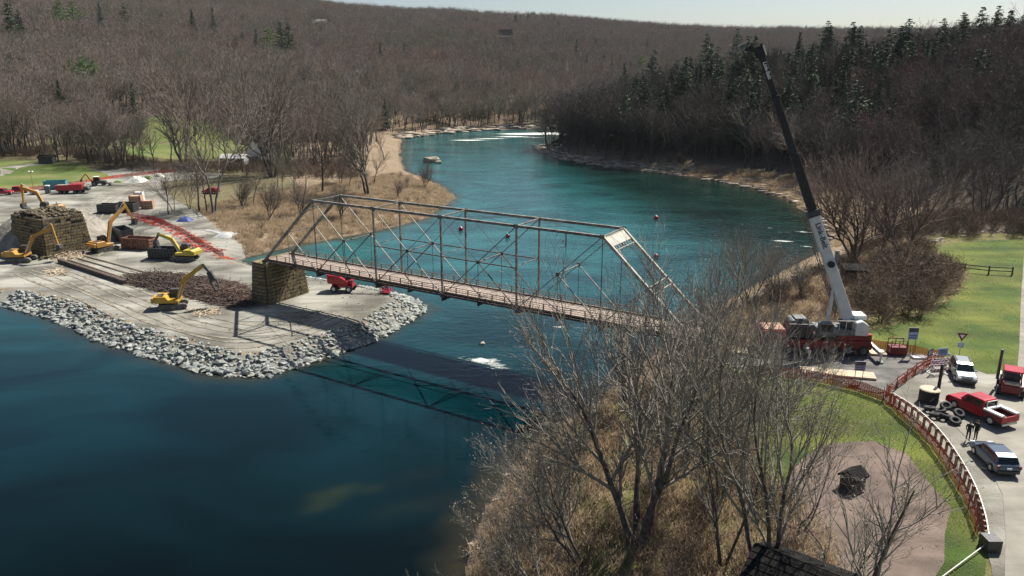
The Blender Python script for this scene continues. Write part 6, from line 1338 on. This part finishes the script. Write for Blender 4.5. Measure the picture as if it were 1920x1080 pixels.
NEB = pxs([(1400, 560), (1480, 505), (1530, 478), (1600, 490), (1700, 470), (1740, 462), (1722, 482), (1785, 520), (1800, 540), (1790, 558), (1750, 583), (1700, 603), (1640, 618), (1590, 632), (1400, 640)], 6)
s3 = area_pts(NEB, 4500, .5, 1.2, .8)
s4 = area_pts([(75, 150), (96, 165), (90, 200), (98, 225), (88, 262), (70, 285), (62, 278), (82, 225), (76, 185), (70, 165)], 3500, .7, 1.4, 1.5)
scatter('dry_grass', np.vstack([s1, s2, s3, s4]), STRAW, 'dry straw coloured grass over the river banks', 'grass')
M['greengrass'] = blade_mat('green_grass_blades', [(.16, .22, .04), (.20, .25, .06), (.24, .26, .09)])
LT = [tuft(40+i, 26, .09, .40, 'greengrass' if i < 3 else 'deadgrass', .02, .8) for i in range(4)]
lp = area_pts(LAWN_S, 4500, .6, 1.5, 1, lambda c_: sdist(c_, [tuple(at(a, b, 8)[:2]) for a, b in [(1470, 900), (1500, 860), (1560, 835), (1640, 830), (1690, 850), (1735, 895), (1775, 950), (1775, 1000), (1765, 1060), (1740, 1130), (1500, 1130), (1440, 1000)]]) > -.3)
lp2 = area_pts(LAWN_NE, 5000, .6, 1.6, 1)
scatter('lawn_tufts', np.vstack([lp, lp2]), LT, 'uneven tufts of spring grass on the right hand lawns', 'grass')
b1 = area_pts(NEB, 520, .5, 1.3, 5); b6 = area_pts([(60, 138), (80, 136), (130, 133), (150, 133), (150, 152), (110, 166), (96, 172), (80, 160)], 1100, .5, 1.5, 3); b2 = area_pts(BK, 350, .5, 1.3, 1.5); b3 = area_pts(LB, 160, .4, 1.0, 6, offpad)
L2 = pxs([(-20, 300), (100, 296), (200, 312), (330, 318), (420, 318), (640, 330), (740, 325), (700, 300), (560, 300), (400, 290), (200, 286), (-20, 286)], 3)
b4 = area_pts(L2, 2200, .7, 1.6, 20, lambda c_: (sdist(c_, CL[0]) > 0) & (sdist(c_, CL[1]) > 0)); b5 = area_pts([(95, 165), (130, 150), (260, 148), (260, 175), (140, 185), (110, 215), (103, 240), (85, 270), (60, 300), (30, 350), (20, 380), (16, 384), (26, 345), (50, 310), (88, 262), (97, 230)], 2500, .6, 1.5, 4)
scatter('undergrowth', np.vstack([b1, b2, b3, b4, b5, b6]), BRUSH, 'russet leafless undergrowth on the banks', 'undergrowth')
# rounded thicket shrubs by the north east lawn
SH = [tree_meshes(230+i, 3, 1, ('bark', 'brush'), H=2.8, r0=.06, stems=9, clear=.05, spread=.8, lv=3, kids=(7, 5, 4), lens=(.62, .55, .5), nseg=(4, 3, 2, 1), twigr=.014, up=.12) for i in range(3)]
for i, (px, py, h, lab) in enumerate([(1650, 605, 62, 'dense round shrub nearest the crane in the thicket'), (1700, 590, 66, 'dark dense round shrub at the near edge of the thicket'), (1745, 570, 60, 'rounded shrub on the right edge of the thicket by the lawn'), (1690, 545, 62, 'russet shrub in the middle of the thicket'), (1640, 560, 60, 'reddish shrub at the river side of the thicket'), (1735, 530, 56, 'dark shrub below the rail fence end'), (1700, 508, 50, 'shrub below the fine twigged tree'), (1660, 520, 50, 'shrub right of the dark shed'), (1612, 580, 46, 'low shrub beside the foot of the boom'), (1770, 545, 40, 'pale brown shrub at the tip of the thicket'), (1725, 595, 44, 'low shrub at the curved lawn edge')]):
    px_tree(px, py, h, SH[i % 3], 2.8, 'shrub', lab)
M['twig'].node_tree.nodes['Principled BSDF'].inputs['Base Color'].default_value = (.24, .215, .175, 1)
# near bank trees
def hero(px, py, z0, H_, label, seed, lean=(0, 0), stems=3, kids=(15, 10, 8), spread=.5, m=('bark', 'twig'), bud=.08, lv=3, clear=.2, r0=.3, lens=(.46, .5, .5), **kw):
    p = at(px, py, z0); z = hz(p.x, p.y)
    ms = tree_meshes(seed, 7, 1, m, bud, H=H_, r0=r0, lean=lean, stems=stems, clear=clear, spread=spread, lv=lv, kids=kids, lens=lens, nseg=(9, 5, 3, 2), twigr=kw.pop('twigr', .008), up=kw.pop('up', .2), wander=.11, **kw)
    r_ = empty('bare_tree', (p.x, p.y, z), 0, label, 'tree')
    for nm, me in zip(('trunk', 'crown', 'buds'), ms):
        if me: o = bpy.data.objects.new(nm, me); COL.objects.link(o); o.parent = r_; (tag(o, kind='stuff') if nm == 'buds' else 0)
    return r_
hero(1195, 1090, 5, 17.5, 'largest bare tree in the foreground, forking low at the bottom centre', 301, (-.04, .02), 4, (12, 9, 8), .5, r0=.46, lens=(.50, .5, .48))
hero(1425, 1150, 6, 16, 'tall many stemmed bare tree right of the largest foreground tree', 302, (.05, .05), 3, (11, 8, 7), .42, r0=.30)
hero(1290, 930, 5, 14.5, 'bare tree behind the fork of the largest foreground tree', 303, (0, 0), 3, (11, 8, 7), .5)
hero(1340, 860, 6, 10, 'bare tree in front of the left crane mat', 304, (0, 0), 3, (11, 7, 6), .5)
hero(1175, 830, 4, 9, 'thin bare tree in front of the right deck end', 305, (.05, 0), 3, (10, 7, 5), .5)
hero(1330, 740, 7, 11.5, 'bare tree covering the right foot of the bridge', 307, (0, 0), 3, (10, 7, 5), .5)
hero(1020, 1150, 2, 8.5, 'pale budded tree leaning left over the water', 308, (-.75, .25), 3, (9, 7, 5), .45, ('twig', 'twig'), .35, r0=.14)
hero(1090, 1130, 3, 11, 'slender tree reaching up and left over the bank', 309, (-.6, .35), 3, (12, 9, 7), .5, ('bark', 'twig'), .2, r0=.18)
hero(770, 1200, 0, 5.0, 'thin grey sapling at the bottom edge over the water', 310, (-.1, .1), 4, (7, 4, 3), .5, ('twig', 'twig'), 0, r0=.06)
hero(860, 1230, 0, 6.0, 'thin pale sapling right of the grey one at the bottom edge', 311, (-.1, .1), 3, (7, 4, 3), .5, ('twig', 'twig'), 0, r0=.07)
hero(1600, 1240, 8, 12, 'sparse dark tree crossing the bare earth patch', 312, (.28, .18), 1, (11, 7, 4), .55, r0=.22, bud=.05, clear=.25)
hero(1500, 1000, 8, 8.5, 'slim bare tree at the edge of the bare earth patch', 313, (.1, 0), 2, (10, 7, 5), .45, r0=.12)
hero(1400, 610, 4, 11, 'purplish bare tree beyond the bridge end', 315, (0, 0), 3, (14, 9, 6), .42, r0=.2)
hero(1450, 600, 5, 8, 'bare bush tree left of the hanging crane rope', 317, (0, 0), 4, (12, 8, 6), .5, r0=.14)
hero(1500, 590, 6, 6, 'low bare bush between the crane and the river', 318, (0, 0), 4, (11, 8, 5), .5, r0=.12)
hero(1080, 960, 2, 7, 'bushy bare tree at the water edge near the dark boulder', 319, (-.2, 0), 4, (11, 8, 7), .55, r0=.12, bud=.2)
hero(1270, 700, 6, 8, 'bare tree crossing the deck of the bridge near its right end', 322, (0, 0), 3, (12, 8, 6), .42, r0=.14)
hero(1350, 960, 7, 10.5, 'bare tree between the lawn and the low forked tree', 323, (0, 0), 3, (13, 8, 6), .42, r0=.18)


for i, (px, py, z0, H_, lab) in enumerate([(1440, 870, 7.5, 6, 'bare tree on the left edge of the near lawn'), (1490, 770, 8, 7, 'slight bare tree at the near lawn by the red net fence'), (1060, 1060, 2, 8, 'bare tree low on the straw bank near the water'), (1350, 1090, 7, 13, 'bare tree between the two tallest foreground trees'), (1560, 1130, 8, 9, 'bare tree over the dark shed roof'), (960, 1120, 1, 5, 'low bare bush at the waterline in the lower middle'), (1480, 940, 8, 8, 'bare tree at the left rim of the bare earth patch')]):
    hero(px, py, z0, H_, lab, 340+i, (rnd.uniform(-.1, .1), rnd.uniform(-.1, .1)), 3, (9, 7, 5), .5, r0=.013*H_, bud=.08)
haze_box()
